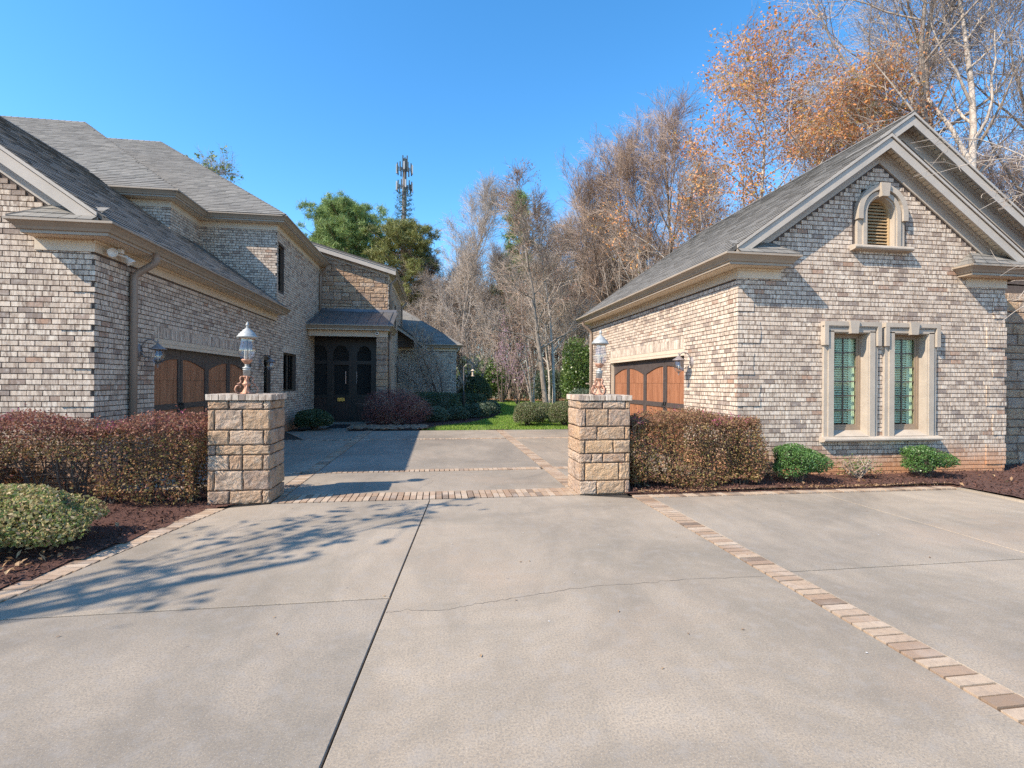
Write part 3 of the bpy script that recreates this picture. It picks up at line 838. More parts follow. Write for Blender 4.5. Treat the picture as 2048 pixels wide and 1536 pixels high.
# ================================================================== BUILDINGS
SL = .715; SV = math.sqrt(1 + SL * SL)
CROWN = [(0, 3.56), (.03, 3.56), (.03, 3.60), (.055, 3.605), (.075, 3.64), (.12, 3.685), (.15, 3.70), (.15, 3.73), (.135, 3.735), (.0, 3.715)]
def crown(dz=0.0): return [(o, z + dz) for o, z in CROWN]

def zr(u): return 3.72 + SL * (u + .41)

def rake_set(bld, roof, Xr, sgn, Yf, Yw, u_r, half, board_h=.20, boards=True, soff=None, lo=-.36):
    """rake fascia, soffit boards and wall frieze along one slope; Xr ridge X, sgn the side it falls to"""
    zR = zr(u_r)
    def P(t, dz, y): return (Xr + sgn * t, y, zR - SL * t + dz)
    T = half
    fa = MB().prism([P(0, -.015, Yf), P(T, -.015, Yf), P(T, -.035 - board_h, Yf), P(0, -.035 - board_h, Yf)], (0, .03, 0))
    fa.prism([P(0, .0, Yf - .025), P(T, .0, Yf - .025), P(T, -.05, Yf - .025), P(0, -.05, Yf - .025)], (0, .022, 0))
    fa.build('rake_fascia', M['fascia'], roof)
    fr = MB().prism([P(0, -.15, Yw - .035), P(T - .17, -.15, Yw - .035), P(T - .17, -.40, Yw - .035), P(0, -.40, Yw - .035)], (0, .03, 0))
    fr.prism([P(0, -.14, Yw - .07), P(T - .17, -.14, Yw - .07), P(T - .17, -.20, Yw - .07), P(0, -.20, Yw - .07)], (0, .032, 0))
    fr.build('rake_frieze', M['fascia'], roof)
    MB().prism([P(0, -.10, Yf + .032), P(T, -.10, Yf + .032), P(T, -.12, Yf + .032), P(0, -.12, Yf + .032)], (0, Yw - Yf - .04, 0)).build('soffit_backing', M['joint'], roof)
    if boards:
        st = .088
        me = MB().prism([(0, 0, 0), (sgn * (st - .018), 0, -SL * (st - .018)), (sgn * (st - .018), 0, -SL * (st - .018) - .016), (0, 0, -.016)], (0, Yw - Yf - .045, 0)).mesh('soffit_board', M['soffit'])
        t = .02
        while t < T - .1:
            o = bpy.data.objects.new('soffit_board', me); COL.objects.link(o); o.parent = roof
            o.location = Vector(P(t, -.122, Yf + .034)) - Vector(root_loc(roof)); t += st

def return_skirt(roof, s, X0, X1, Xtop, Yw):
    """small hipped shingle roof over a cornice return: eave X0..X1 (X1 the free end), wall line up to Xtop"""
    mb = MB()
    e = np.array([[X0, Yw - .36, 3.735], [X1, Yw - .36, 3.735], [Xtop, Yw, 4.02], [X0, Yw, 4.02]])
    g = np.array([[X1, Yw - .36, 3.735], [X1, Yw, 3.735], [Xtop, Yw, 4.02]])
    for r in range(3):
        a, b = r / 3 - .02, (r + 1) / 3 + .03
        for q in (e, g):
            def at(t):
                if len(q) == 4: return q[0] * (1 - t) + q[3] * t, q[1] * (1 - t) + q[2] * t
                return q[0] * (1 - t) + q[2] * t, q[1] * (1 - t) + q[2] * t
            p0, p1 = at(a); p3, p2 = at(min(b, 1))
            lift = np.array([0, -.004, .018]); n = 5 if len(q) == 4 else 3
            for i in range(n):
                f0, f1 = i / n + .004, (i + 1) / n - .004
                A = p0 * (1 - f0) + p1 * f0; B = p0 * (1 - f1) + p1 * f1; C = p3 * (1 - f1) + p2 * f1; D = p3 * (1 - f0) + p2 * f0
                mb.add([A + lift, B + lift, C + lift * .3, D + lift * .3, A - lift * .2, B - lift * .2], [[0, 1, 2, 3], [0, 4, 5, 1]])
    ridge_cap(mb, e[1], e[2] , .06)
    mb.build('return_roof', M['shingle'], roof, kind='stuff')

def garage_door(bld, face, X, Y0, Y1, H, mirror):
    """carriage style door: four boarded panels with arched heads, dark rails; face +1 looks to +X"""
    nx = face
    door = MB().box((X - nx * .05, Y0, 0), (X - nx * .005, Y1, H)).build('garage_door', M['dframe'], bld)
    W = Y1 - Y0; pw = W / 2
    boards = []
    fr = MB()
    def bx(y0, y1, z0, z1, d0, d1): fr.box((X + nx * d0, y0, z0), (X + nx * d1, y1, z1))
    D = .030
    for k in range(2):
        a = Y0 + k * pw; b = a + pw; m = (a + b) / 2
        st = .085
        cols = [(a + st, m - .09), (m + .09, b - st)]
        bx(a, a + st, 0, H, 0, D); bx(b - st, b, 0, H, 0, D); bx(m - .09, m - .008, 0, H, 0, D); bx(m + .008, m + .09, 0, H, 0, D)
        for (c0, c1), inner in zip(cols, (1, 0)):
            bx(c0, c1, 0, .10, 0, D); bx(c0, c1, 1.06, 1.165, 0, D)
            n = 8
            for i in range(n):
                t0, t1 = i / n, (i + 1) / n
                def arch(t):
                    q = t if inner else 1 - t
                    return 1.83 + .17 * math.sin(q * math.pi / 2)
                y0, y1 = c0 + (c1 - c0) * t0, c0 + (c1 - c0) * t1
                fr.prism([(X, y0, arch(t0)), (X, y1, arch(t1)), (X, y1, H), (X, y0, H)], (nx * D, 0, 0))
            nb = 8; w = (c1 - c0) / nb
            for i in range(nb):
                for z0, z1 in ((.10, .575), (.58, 1.06), (1.165, 1.60), (1.605, 2.03)):
                    lo = (X - nx * .004, c0 + i * w + .003, z0); hi = (X + nx * (.008 + .002 * (i % 2)), c0 + (i + 1) * w - .003, z1)
                    boards.append((lo, hi, door))
        hb = MB()
        for sgn in (-1, 1):
            yy = m + sgn * .05
            th = np.linspace(-.4 * math.pi, 1.4 * math.pi, 9)
            hb.tubes(np.stack([np.full(9, X + nx * .06), yy + .022 * np.cos(th), 1.10 + .055 * np.sin(th)], 1), np.full(9, .008), 5)
            hb.box((X + nx * D, yy - .02, 1.13), (X + nx * (D + .012), yy + .02, 1.18))
            hb.box((X + nx * D, yy - .006, 1.14), (X + nx * .065, yy + .006, 1.152))
        hb.build('handle', M['iron'], door)
    fr.build('door_frame', M['dframe'], door)
    emit_boxes('plank', boards, M['wood'], 140, door)
    return door

def door_trim(bld, face, X, Y0, Y1, H):
    nx = face
    mb = MB()
    mb.box((X - nx * .16, Y0 - .002, H), (X + nx * .006, Y1 + .002, H + .06)); mb.box((X - nx * .10, Y0 - .002, H + .062), (X + nx * .012, Y1 + .002, H + .145))
    for a, b in ((Y0 - .002, Y0 + .035), (Y1 - .035, Y1 + .002)): mb.box((X - nx * .16, a, 0), (X - nx * .03, b, H - .001))
    mb.build('door_trim', M['cream'], bld)
def soldier(pieces, parent, face, X, Y0, Y1, z0):
    y = Y0; rg = random.Random(3)
    while y + .06 < Y1:
        p = .010 + rg.random() * .005
        pieces.append(((X - .04 if face > 0 else X + .04, y + .004, z0 + .003), (X + face * p, y + .0724, z0 + .198), parent)); y += CH

def downspout(bld, pts, r=.045, name='downspout'):
    P = np.array(pts, float)
    # round the bends
    Q = [P[0]]
    for i in range(1, len(P) - 1):
        a, b, c = P[i - 1], P[i], P[i + 1]
        l1 = min(.09, np.linalg.norm(b - a) * .45); l2 = min(.09, np.linalg.norm(c - b) * .45)
        p = b + (a - b) / np.linalg.norm(a - b) * l1; q = b + (c - b) / np.linalg.norm(c - b) * l2
        for t in np.linspace(0, 1, 6): Q.append((1 - t) ** 2 * p + 2 * t * (1 - t) * b + t * t * q)
    Q.append(P[-1]); Q = np.array(Q)
    MB().tubes(Q, np.full(len(Q), r), 8, cap=True).build(name, M['downspout'], bld, smooth=True)

class Each:
    '''every box its own part'''
    def __init__(s, name, m, parent): s.a = (name, m, parent)
    def box(s, a, b): MB().box(a, b).build(*s.a); return s
# ---------------------------------------------------------------- right garage
GX, GY = 5.03, 7.8
gar = thing('garage_building', 'detached brick garage with arched gable vent and two narrow stone framed windows', 'building', (GX, GY, 0))
gp, gtabs = [], []
XR = 7.69; UR = 2.66; XR2 = 8.79; UR2 = 3.76; YEND = 16.1
WIN = [(6.79, 7.47), (7.985, 8.665)]
wop = [(a - .10, b + .10, .70, 2.62) for a, b in WIN]
vop = (7.24, 8.18, 4.05, 5.02)
gtop = 5.50
def gspan(z):
    if z < 3.62: return (0, 99)
    h = (gtop - z) / SL
    return (XR - h, XR + h) if h > .05 else None
DR = (9.65, 14.10)
wb = MB()
backing(wb, '-y', GY, GX, 10.35, -.05, 3.62, [], .15, None)
wb2 = MB()
for a, b, c, d in wop: pass
# front wall is built around its openings, the gable above as a polygon ring round the vent
wb = MB(); backing(wb, '-y', GY, GX, 10.35, -.05, 3.60, wop, .16)
gz = lambda x: 5.53 - SL * abs(x - XR)
for a, b, c, d in ((GX, 7.24, 0, 0), (8.18, 10.35, 0, 0)):
    xs = sorted({a, b, min(max(XR, a), b)})
    wb.poly([(a, GY, 3.60), (b, GY, 3.60), (b, GY, gz(b)), (a, GY, gz(a))] if a < XR else [(a, GY, 3.60), (b, GY, 3.60), (b, GY, gz(b)), (a, GY, gz(a))])
wb.poly([(7.24, GY, 3.60), (8.18, GY, 3.60), (8.18, GY, 4.05), (7.24, GY, 4.05)])
wb.poly([(7.24, GY, 5.02), (8.18, GY, 5.02), (8.18, GY, gz(8.18)), (XR, GY, 5.53), (7.24, GY, gz(7.24))])
wall_f = wb.build('front_wall', M['mortar'], gar)
brick_wall(gp, wall_f, '-y', GY, GX, 10.35, 0, 5.5, [(a - .14, b + .14, .66, 2.66) for a, b in WIN] + [(7.18, 8.24, 4.0, 4.85), (7.35, 8.07, 4.85, 5.06)], gspan, True, True, 11)
wb = MB(); backing(wb, '-x', GX, GY, YEND, -.05, 3.6, [(DR[0], DR[1], -.05, 2.325)], .17)
wb.poly([(GX, YEND, -.05), (12.55, YEND, -.05), (12.55, YEND, 3.6), (8.79, YEND, 6.4), (GX, YEND, 3.6)])
wall_s = wb.build('side_wall', M['mortar'], gar)
brick_wall(gp, wall_s, '-x', GX, GY, YEND, 0, 3.42, [(DR[0], DR[1], 0, 2.53)], None, True, False, 12)
soldier(gp, wall_s, -1, GX, DR[0], DR[1], 2.327)
wb = MB().poly([(10.35, GY, -.05), (10.35, 8.42, -.05), (10.35, 8.42, 3.6), (10.35, GY, 3.6)])
wb.poly([(10.35, 8.42, -.05), (12.55, 8.42, -.05), (12.55, 8.42, 3.6), (10.35, 8.42, 3.6)]); wb.poly([(12.55, 8.42, -.05), (12.55, YEND, -.05), (12.55, YEND, 3.6), (12.55, 8.42, 3.6)])
wb.poly([(5.4, 8.42, 3.8), (12.55, 8.42, 3.6), (XR2, 8.42, 6.35)])
wall_r = wb.build('rear_wall', M['mortar'], gar)
# ashlar on the set-back wall
def ashlar(parent, face, const, u0, u1, z0, z1, seed, m, limit_z=None, hs=(.16, .22, .28), ws=(.25, .55), amp=.02):
    rg = random.Random(seed); z = z0
    while z < z1 - .05:
        h = rg.choice(hs)
        if z + h > z1 - .08: h = z1 - z
        u = u0 - rg.random() * .2
        while u < u1:
            w = ws[0] + rg.random() * (ws[1] - ws[0])
            a, b = max(u, u0), min(u + w, u1)
            u += w
            if b - a < .05: continue
            spl = [(z, z + h)] if (h < .25 or rg.random() < .55) else [(z, z + h * .45), (z + h * .45, z + h)]
            for c, d in spl:
                if limit_z:
                    lim = limit_z((a + b) / 2)
                    if c > lim - .04: continue
                    d = min(d, lim)
                V, F = rock(a, b, c, d, rg.randrange(10 ** 6), amp, 6, 5)
                mb = MB(); place_rock(mb, V, F, face, const)
                ctr = np.vstack(mb.v).mean(0)
                o = bpy.data.objects.new('stone', mb.mesh('stone', m, tuple(ctr))); COL.objects.link(o); o.parent = parent
                o.location = Vector(ctr) - Vector(root_loc(parent))
        z += h
ashlar(wall_r, '-y', 8.42, 10.37, 12.55, 0, 3.45, 5, M['stone_wall'])
emit_boxes('brick', gp, M['brick'], 300, gar)

# cast stone window surrounds
def window_unit(bld, x0, x1, z0, z1, Y):
    win = thing_part('window', bld)
    cs = MB()
    cw = .185
    for a, b in ((x0 - cw, x0), (x1, x1 + cw)):
        cs.box((a, Y - .055, z0 - .09), (b, Y + .0, z1)); 
    for a, b in ((x0 - cw + .07, x0 - .012), (x1 + .012, x1 + cw - .07)): cs.box((a, Y - .08, z0 - .09), (b, Y - .054, z1 + .03))
    cs.box((x0 - cw, Y - .055, z1), (x1 + cw, Y, z1 + .17)); cs.box((x0 - cw + .07, Y - .08, z1 + .012), (x1 + cw - .07, Y - .054, z1 + .085))
    cs.box((x0 - .004, Y - .052, z0 - .09), (x0 + .004, Y + .13, z1 - .005)); cs.box((x1 - .004, Y - .052, z0 - .09), (x1 + .004, Y + .13, z1 - .005)); cs.box((x0 - .003, Y - .052, z1 - .004), (x1 + .003, Y + .13, z1 + .004))
    cs.build('casing', M['cast'], win)
    lb = MB()
    lb.box((x0 - cw - .03, Y - .11, z1 + .115), (x1 + cw + .03, Y, z1 + .19)); lb.box((x0 - cw - .03, Y - .09, z1 + .095), (x1 + cw + .03, Y - .05, z1 + .114))
    for a, b in ((x0 - cw - .03, x0 - cw + .045), (x1 + cw - .045, x1 + cw + .03)): lb.box((a, Y - .11, z1 - .22), (b, Y, z1 + .114))
    lb.build('drip_moulding', M['cast'], win)
    xm = (x0 + x1) / 2
    MB().prism([(xm - .095, Y - .14, z1 + .205), (xm + .095, Y - .14, z1 + .205), (xm + .065, Y - .14, z1 - .015), (xm - .065, Y - .14, z1 - .015)], (0, .14, 0)).build('keystone', M['cast'], win)
    f = MB(); yb = Y + .10
    fw = .045
    f.box((x0, yb, z0), (x0 + fw, yb + .05, z1)); f.box((x1 - fw, yb, z0), (x1, yb + .05, z1)); f.box((x0 + fw, yb, z0), (x1 - fw, yb + .05, z0 + .07)); f.box((x0 + fw, yb, z1 - fw), (x1 - fw, yb + .05, z1))
    f.box((x0 + fw, yb + .012, z0 + .07), (x0 + fw + .04, yb + .05, z1 - fw)); f.box((x1 - fw - .04, yb + .012, z0 + .07), (x1 - fw, yb + .05, z1 - fw))
    f.box((x0 + fw + .04, yb + .012, z0 + .07), (x1 - fw - .04, yb + .05, z0 + .11)); f.box((x0 + fw + .04, yb + .012, z1 - fw - .03), (x1 - fw - .04, yb + .05, z1 - fw))
    f.build('frame', M['tanframe'], win)
    gx0, gx1, gz0, gz1 = x0 + fw + .04, x1 - fw - .04, z0 + .11, z1 - fw - .03
    m_ = MB(); 
    m_.box((xm - .011, yb + .018, gz0), (xm + .011, yb + .036, gz1))
    for i in range(1, 6):
        zz = gz0 + (gz1 - gz0) * i / 6
        m_.box((gx0, yb + .017, zz - .010), (xm - .012, yb + .037, zz + .010)); m_.box((xm + .012, yb + .017, zz - .010), (gx1, yb + .037, zz + .010))
    m_.build('muntin', M['darkframe'], win)
    for i in range(6):
        a = gz0 + (gz1 - gz0) * i / 6 + .011; b = gz0 + (gz1 - gz0) * (i + 1) / 6 - .011
        for p, q in ((gx0, xm - .012), (xm + .012, gx1)): MB().box((p, yb + .024, a), (q, yb + .029, b)).build('pane', M['tinted'], win)
    sl = MB().box((0, 0, 0), (gx1 - gx0 - .09, .045, .006)).mesh('slat', M['blind'])
    z = gz0 + .02
    bl = thing_part('blind', win)
    while z < gz1:
        o = bpy.data.objects.new('slat', sl); COL.objects.link(o); o.parent = bl
        o.location = Vector((gx0, yb + .085, z)) - Vector(root_loc(bl)); o.rotation_euler = (R(40), 0, 0); z += .042
    cur = MB()
    cx = np.linspace(gx1 - .085, gx1 + .03, 9)
    for i in range(8): cur.poly([(cx[i], yb + .09 + .025 * (i % 2), gz0), (cx[i + 1], yb + .09 + .025 * ((i + 1) % 2), gz0), (cx[i + 1], yb + .09 + .025 * ((i + 1) % 2), gz1), (cx[i], yb + .09 + .025 * (i % 2), gz1)])
    cur.build('curtain', M['blind'], win)
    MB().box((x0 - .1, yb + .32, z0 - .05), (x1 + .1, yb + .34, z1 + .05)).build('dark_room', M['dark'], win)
    return win
def thing_part(name, parent):
    o = bpy.data.objects.new(name, None); COL.objects.link(o); o.parent = parent; o.empty_display_size = .1
    return o
for a, b in WIN: window_unit(gar, a, b, .78, 2.50, GY)
sp = [(0, .705), (-.02, .70), (-.115, .69), (-.145, .665), (-.15, .64), (-.13, .615), (-.05, .60), (0, .60)]
sill = MB()
xa, xb = 6.555, 8.90
sill.prism([(xa, GY + o, z) for o, z in sp], (xb - xa, 0, 0))
for a, b in WIN: sill.prism([(a + .006, GY - .09, .70), (a + .006, GY + .10, .79), (a + .006, GY + .10, .70)], (b - a - .012, 0, 0))
sill.build('window_sill', M['cast'], gar)

# arched louvred vent
vent = thing_part('gable_vent', gar)
vx, vz0, vr = 7.71, 4.05, .27
zc = 4.62
def arch_ring(mb, r0, r1, y0, y1, zb, n=16, zend=None):
    th = np.linspace(0, math.pi, n + 1)
    for i in range(n):
        p = [(vx + r * math.cos(t), zc + r * math.sin(t)) for r, t in ((r0, th[i]), (r1, th[i]), (r1, th[i + 1]), (r0, th[i + 1]))]
        mb.prism([(a, y0, b) for a, b in p], (0, y1 - y0, 0))
    if zb is not None:
        for a, b in ((vx - r1, vx - r0), (vx + r0, vx + r1)): mb.box((a, y0, zb), (b, y1, zc))
am = MB(); arch_ring(am, vr, vr + .20, GY - .055, GY + .13, vz0); arch_ring(am, vr + .03, vr + .105, GY - .08, GY - .056, vz0); am.build('casing', M['cast'], vent)
am = MB(); arch_ring(am, vr + .13, vr + .225, GY - .11, GY - .0, None); 
for a, b in ((vx - vr - .225, vx - vr - .13), (vx + vr + .13, vx + vr + .225)): am.box((a, GY - .11, zc - .13), (b, GY, zc))
am.build('drip_moulding', M['cast'], vent)
MB().prism([(vx - .095, GY - .15, zc + vr + .235), (vx + .095, GY - .15, zc + vr + .235), (vx + .07, GY - .15, zc + vr + .0), (vx - .07, GY - .15, zc + vr + .0)], (0, .15, 0)).build('keystone', M['cast'], vent)
MB().prism([(vx - .58, GY + o, z + vz0 - .705) for o, z in sp], (1.16, 0, 0)).build('sill', M['cast'], vent)
for i in range(15):
    z = vz0 + .015 + i * .058
    hw = vr if z < zc - .03 else math.sqrt(max(0, vr ** 2 - (z + .03 - zc) ** 2))
    if hw < .04: continue
    MB().prism([(vx - hw, GY + .06, z), (vx - hw, GY + .115, z + .05), (vx - hw, GY + .125, z + .042), (vx - hw, GY + .075, z - .008)], (2 * hw, 0, 0)).build('louver', M['louver'], vent)
MB().box((vx - vr - .1, GY + .135, vz0 - .02), (vx + vr + .1, GY + .15, zc + vr + .1)).build('vent_back', M['dark'], vent)
am = MB(); arch_ring(am, vr - .025, vr, GY + .04, GY + .12, vz0); am.build('frame', M['louver'], vent)

# cornice
cor = MB()
cor.sweep([(GX - .30, YEND + .15), (GX - .30, GY - .23), (5.78, GY - .23), (5.78, GY)], crown())
cor.sweep([(9.37, GY), (9.37, GY - .23), (10.65, GY - .23), (10.65, 8.42)], crown())
cor.build('gutter', M['gutter'], gar)
fr = Each('frieze', M['cream'], gar)
fr.box((GX - .03, GY - .03, 3.39), (GX, YEND, 3.555)); fr.box((GX, GY - .032, 3.39), (5.80, GY, 3.555)); fr.box((9.52, GY - .032, 3.39), (10.35, GY, 3.555)); fr.box((10.351, GY - .032, 3.39), (10.38, 8.42, 3.555))
fr.box((GX - .055, GY - .055, 3.515), (GX - .031, YEND, 3.554)); fr.box((GX - .03, GY - .055, 3.515), (5.82, GY - .033, 3.554))
sf = Each('soffit', M['soffit'], gar)
sf.box((GX - .30, GY - .229, 3.557), (GX - .001, YEND + .15, 3.572)); sf.box((GX, GY - .229, 3.557), (5.78, GY - .001, 3.572)); sf.box((9.37, GY - .229, 3.557), (10.65, GY - .001, 3.572))
# roof
roof = thing_part('roof', gar)
dk = MB(); tb = []
e0 = (GX - .40, GY - .26, zr(-.40)); va = (1, 0, SL)
shingle_plane(dk, tb, e0, (0, 1, 0), va, [(0, 0), (.61, 0), (.61, (UR + .4) * SV), (0, (UR + .4) * SV)], 21, roof)
shingle_plane(dk, tb, (e0[0], 8.15, e0[2]), (0, 1, 0), va, [(0, 0), (YEND + .15 - 8.15, 0), (YEND + .15 - 8.15, (UR2 + .4) * SV), (0, (UR2 + .4) * SV)], 22, roof)
vb = (-1, 0, SL)
shingle_plane(dk, tb, (2 * XR - e0[0], GY - .26, e0[2]), (0, 1, 0), vb, [(0, 0), (.88, 0), (.88, (UR + .4) * SV), (0, (UR + .4) * SV)], 23, roof)
shingle_plane(dk, tb, (2 * XR2 - e0[0], 8.15, e0[2]), (0, 1, 0), vb, [(0, 0), (YEND - 8.0, 0), (YEND - 8.0, (UR2 + .4) * SV), (0, (UR2 + .4) * SV)], 24, roof)
dk.build('deck', M['shingle'], roof)
emit_tabs(tb, M['shingle'], 300, roof)
rc = MB(); ridge_cap(rc, (XR, GY - .27, zr(UR) + .01), (XR, 8.4, zr(UR) + .01)); ridge_cap(rc, (XR2, 8.13, zr(UR2) + .01), (XR2, YEND + .16, zr(UR2) + .01)); rc.build('ridge_caps', M['shingle'], roof, kind='stuff')
rake_set(gar, roof, XR, -1, GY - .26, GY, UR, UR + .20); rake_set(gar, roof, XR, 1, GY - .26, GY, UR, UR + .20)
rake_set(gar, roof, XR2, -1, 8.15, 8.42, UR2, 1.3, boards=False); rake_set(gar, roof, XR2, 1, 8.15, 8.42, UR2, UR2 + .20)
return_skirt(roof, 1, GX - .2, 5.88, 5.55, GY); return_skirt(roof, -1, 10.55, 9.27, 9.60, GY)
garage_door(gar, -1, GX + .13, DR[0], DR[1], 2.18, True); door_trim(gar, -1, GX, DR[0], DR[1], 2.18)
downspout(gar, [(GX - .36, 15.7, 3.60), (GX - .36, 15.72, 3.48), (GX - .07, 15.75, 3.25), (GX - .07, 15.75, .05)])
MB().box((GX - .02, 15.9, 1.56), (GX - .16, 16.05, 1.60)).build('bracket', M['gutter'], gar)

# ---------------------------------------------------------------- main house, left
HX = -4.77
house = thing('main_house', 'large brick house with attached two bay garage, hipped roofs and stone entry gable', 'house', (HX, GY, 0))
hp = []; HU = 4.23; HXR = HX - HU
DL = (9.31, 13.76)
so = [(DL[0], DL[1], -.05, 2.325), (14.73, 15.32, -.05, 2.33), (16.5, 17.94, 1.27, 2.50)]
w = MB(); backing(w, '+x', HX, GY, 21.4, -.05, 3.6, so, .17); backing(w, '+x', HX, 15.8, 21.4, 3.6, 6.3, [(15.94, 16.54, 4.35, 5.75)], .14)
wall_hs = w.build('side_wall', M['mortar'], house)
brick_wall(hp, wall_hs, '+x', HX, GY, 15.8, 0, 3.42, [(DL[0], DL[1], 0, 2.53), (14.73, 15.32, 0, 2.53)], None, True, False, 31)
brick_wall(hp, wall_hs, '+x', HX, 15.8, 21.4, 0, 6.12, [(16.5, 17.94, 1.20, 2.70), (15.94, 16.54, 4.30, 5.78)], None, False, False, 32)
soldier(hp, wall_hs, 1, HX, DL[0], DL[1], 2.327); soldier(hp, wall_hs, 1, HX, 14.73, 15.32, 2.33); soldier(hp, wall_hs, 1, HX, 16.5, 17.94, 2.50)
soldier(hp, wall_hs, 1, HX, 16.45, 18.0, 1.07)
htop = zr(HU) - .42
hspan = lambda z: (-99, 99) if z < 3.62 else (HXR - (htop - z) / SL, HXR + (htop - z) / SL)
w = MB(); w.poly([(HX - 8.4, GY, -.05), (HX, GY, -.05), (HX, GY, 3.6), (HXR, GY, htop + .02), (HX - 8.4, GY, 3.6)])
wall_hf = w.build('front_wall', M['mortar'], house)
brick_wall(hp, wall_hf, '-y', GY, -8.2, HX, 0, 6.5, [], hspan, False, True, 33)
# upper blocks
UXB, UYB, UYC = -6.9, 14.17, 15.8
w = MB(); w.poly([(UXB, UYC, 3.4), (HX, UYC, 3.4), (HX, UYC, 6.3), (UXB, UYC, 6.3)]); w.poly([(-13, UYB, 3.4), (UXB, UYB, 3.4), (UXB, UYB, 6.3), (-13, UYB, 6.3)]); w.poly([(UXB, UYB, 3.4), (UXB, UYC, 3.4), (UXB, UYC, 6.3), (UXB, UYB, 6.3)])
wall_up = w.build('upper_wall', M['mortar'], house)
rz = lambda X: 3.74 + SL * (HX - X + .41)
brick_wall(hp, wall_up, '-y', UYC, UXB, HX, 3.4, 6.12, [], lambda z: (HX - ((z - 3.74) / SL - .41) - .15, 99), False, False, 34)
brick_wall(hp, wall_up, '-y', UYB, -9.6, UXB, 5.2, 6.12, [], lambda z: (HX - ((z - 3.74) / SL - .41) - .15, 99), False, False, 35)
brick_wall(hp, wall_up, '+x', UXB, UYB, UYC, 5.1, 6.12, [], None, False, False, 36)
# roof of the garage wing
hroof = thing_part('roof', house)
dk = MB(); ht = []
e0 = (HX + .40, GY - .26, zr(-.40))
shingle_plane(dk, ht, e0, (0, 1, 0), (-1, 0, SL), [(0, 0), (14.25 - e0[1], 0), (14.25 - e0[1], (HU + .4) * SV), (0, (HU + .4) * SV)], 41, hroof)
shingle_plane(dk, ht, (e0[0], 14.25, e0[2]), (0, 1, 0), (-1, 0, SL), [(0, 0), (15.8 - 14.25, 0), (15.8 - 14.25, 2.53 * SV), (0, 2.53 * SV)], 42, hroof)
shingle_plane(dk, ht, (2 * HXR - e0[0], e0[1], e0[2]), (0, 1, 0), (1, 0, SL), [(0, 0), (6.5, 0), (6.5, (HU + .4) * SV), (0, (HU + .4) * SV)], 43, hroof)
# hipped roofs of the two upper blocks
def hip_roof(K, t, m, left, seed):
    Kx, Ky, Kz = K; sv = math.sqrt(1 + m * m)
    shingle_plane(dk, ht, K, (-1, 0, 0), (0, 1, m), [(0, 0), (left, 0), (left, t * sv), (t, t * sv)], seed, hroof)
    shingle_plane(dk, ht, K, (0, 1, 0), (-1, 0, m), [(0, 0), (2 * t, 0), (t, t * sv)], seed + 1, hroof)
    A = (Kx - t, Ky + t, Kz + m * t)
    ridge_cap(rc2, K, A); ridge_cap(rc2, A, (Kx - left, A[1], A[2]))
rc2 = MB()
KC = (-4.40, 15.40, 6.45); KB = (-6.55, 13.80, 6.42)
hip_roof(KC, 6.72, .713, 13.0, 44); hip_roof(KB, 5.65, .735, 8.5, 46)
ridge_cap(rc2, (HXR, GY - .27, zr(HU) + .01), (HXR, 14.5, zr(HU) + .01))
rake_set(house, hroof, HXR, 1, GY - .26, GY, HU, HU + .20); rake_set(house, hroof, HXR, -1, GY - .26, GY, HU, HU + .20, boards=False)
return_skirt(hroof, 1, HX + .2, -5.58, -5.25, GY)
cor = MB()
cor.sweep([(-5.47, GY), (-5.47, GY - .23), (HX + .30, GY - .23), (HX + .30, 15.75)], crown())
cor.sweep([(-12, 14.17 - .26), (UXB + .24, 14.17 - .26), (UXB + .24, UYC - .26), (HX + .26, UYC - .26), (HX + .26, 21.35)], crown(2.71))
fr = Each('frieze', M['cream'], house)
fr.box((HX, GY - .03, 3.39), (HX + .03, 15.79, 3.555)); fr.box((-5.49, GY - .032, 3.39), (HX, GY, 3.555)); fr.box((HX + .031, GY - .055, 3.515), (HX + .055, 15.78, 3.554))
fr.box((HX, UYC - .03, 6.09), (HX + .03, 21.4, 6.268)); fr.box((UXB + .03, UYC - .032, 6.09), (HX, UYC, 6.268)); fr.box((UXB, UYB - .03, 6.09), (UXB + .03, UYC, 6.268)); fr.box((-12, UYB - .032, 6.09), (UXB, UYB, 6.268))
sf = Each('soffit', M['soffit'], house)
sf.box((HX + .001, GY - .229, 3.557), (HX + .30, 15.75, 3.572)); sf.box((-5.47, GY - .229, 3.557), (HX, GY - .001, 3.572))
sf.box((HX + .001, UYC - .259, 6.27), (HX + .26, 21.35, 6.285)); sf.box((UXB + .241, UYC - .259, 6.27), (HX, UYC - .001, 6.285)); sf.box((UXB + .001, UYB - .259, 6.27), (UXB + .24, UYC - .001, 6.285)); sf.box((-12, UYB - .259, 6.27), (UXB, UYB - .001, 6.285))
garage_door(house, 1, HX - .13, DL[0], DL[1], 2.18, False); door_trim(house, 1, HX, DL[0], DL[1], 2.18)
def dark_window(bld, y0, y1, z0, z1, X, bars=1):
    win = thing_part('window', bld)
    f = MB(); d = .07
    f.box((X - .12, y0, z0), (X - d, y0 + .05, z1)); f.box((X - .12, y1 - .05, z0), (X - d, y1, z1)); f.box((X - .12, y0 + .05, z0), (X - d, y1 - .05, z0 + .05)); f.box((X - .12, y0 + .05, z1 - .05), (X - d, y1 - .05, z1))
    for i in range(bars):
        yy = y0 + (y1 - y0) * (i + 1) / (bars + 1); f.box((X - .12, yy - .03, z0 + .05), (X - d, yy + .03, z1 - .05))
    f.build('frame', M['darkframe'], win)
    MB().box((X - .105, y0 + .05, z0 + .05), (X - .10, y1 - .05, z1 - .05)).build('pane', M['dglass'], win)
    MB().box((X - .165, y0, z0), (X - .16, y1, z1)).build('dark_room', M['dark'], win)
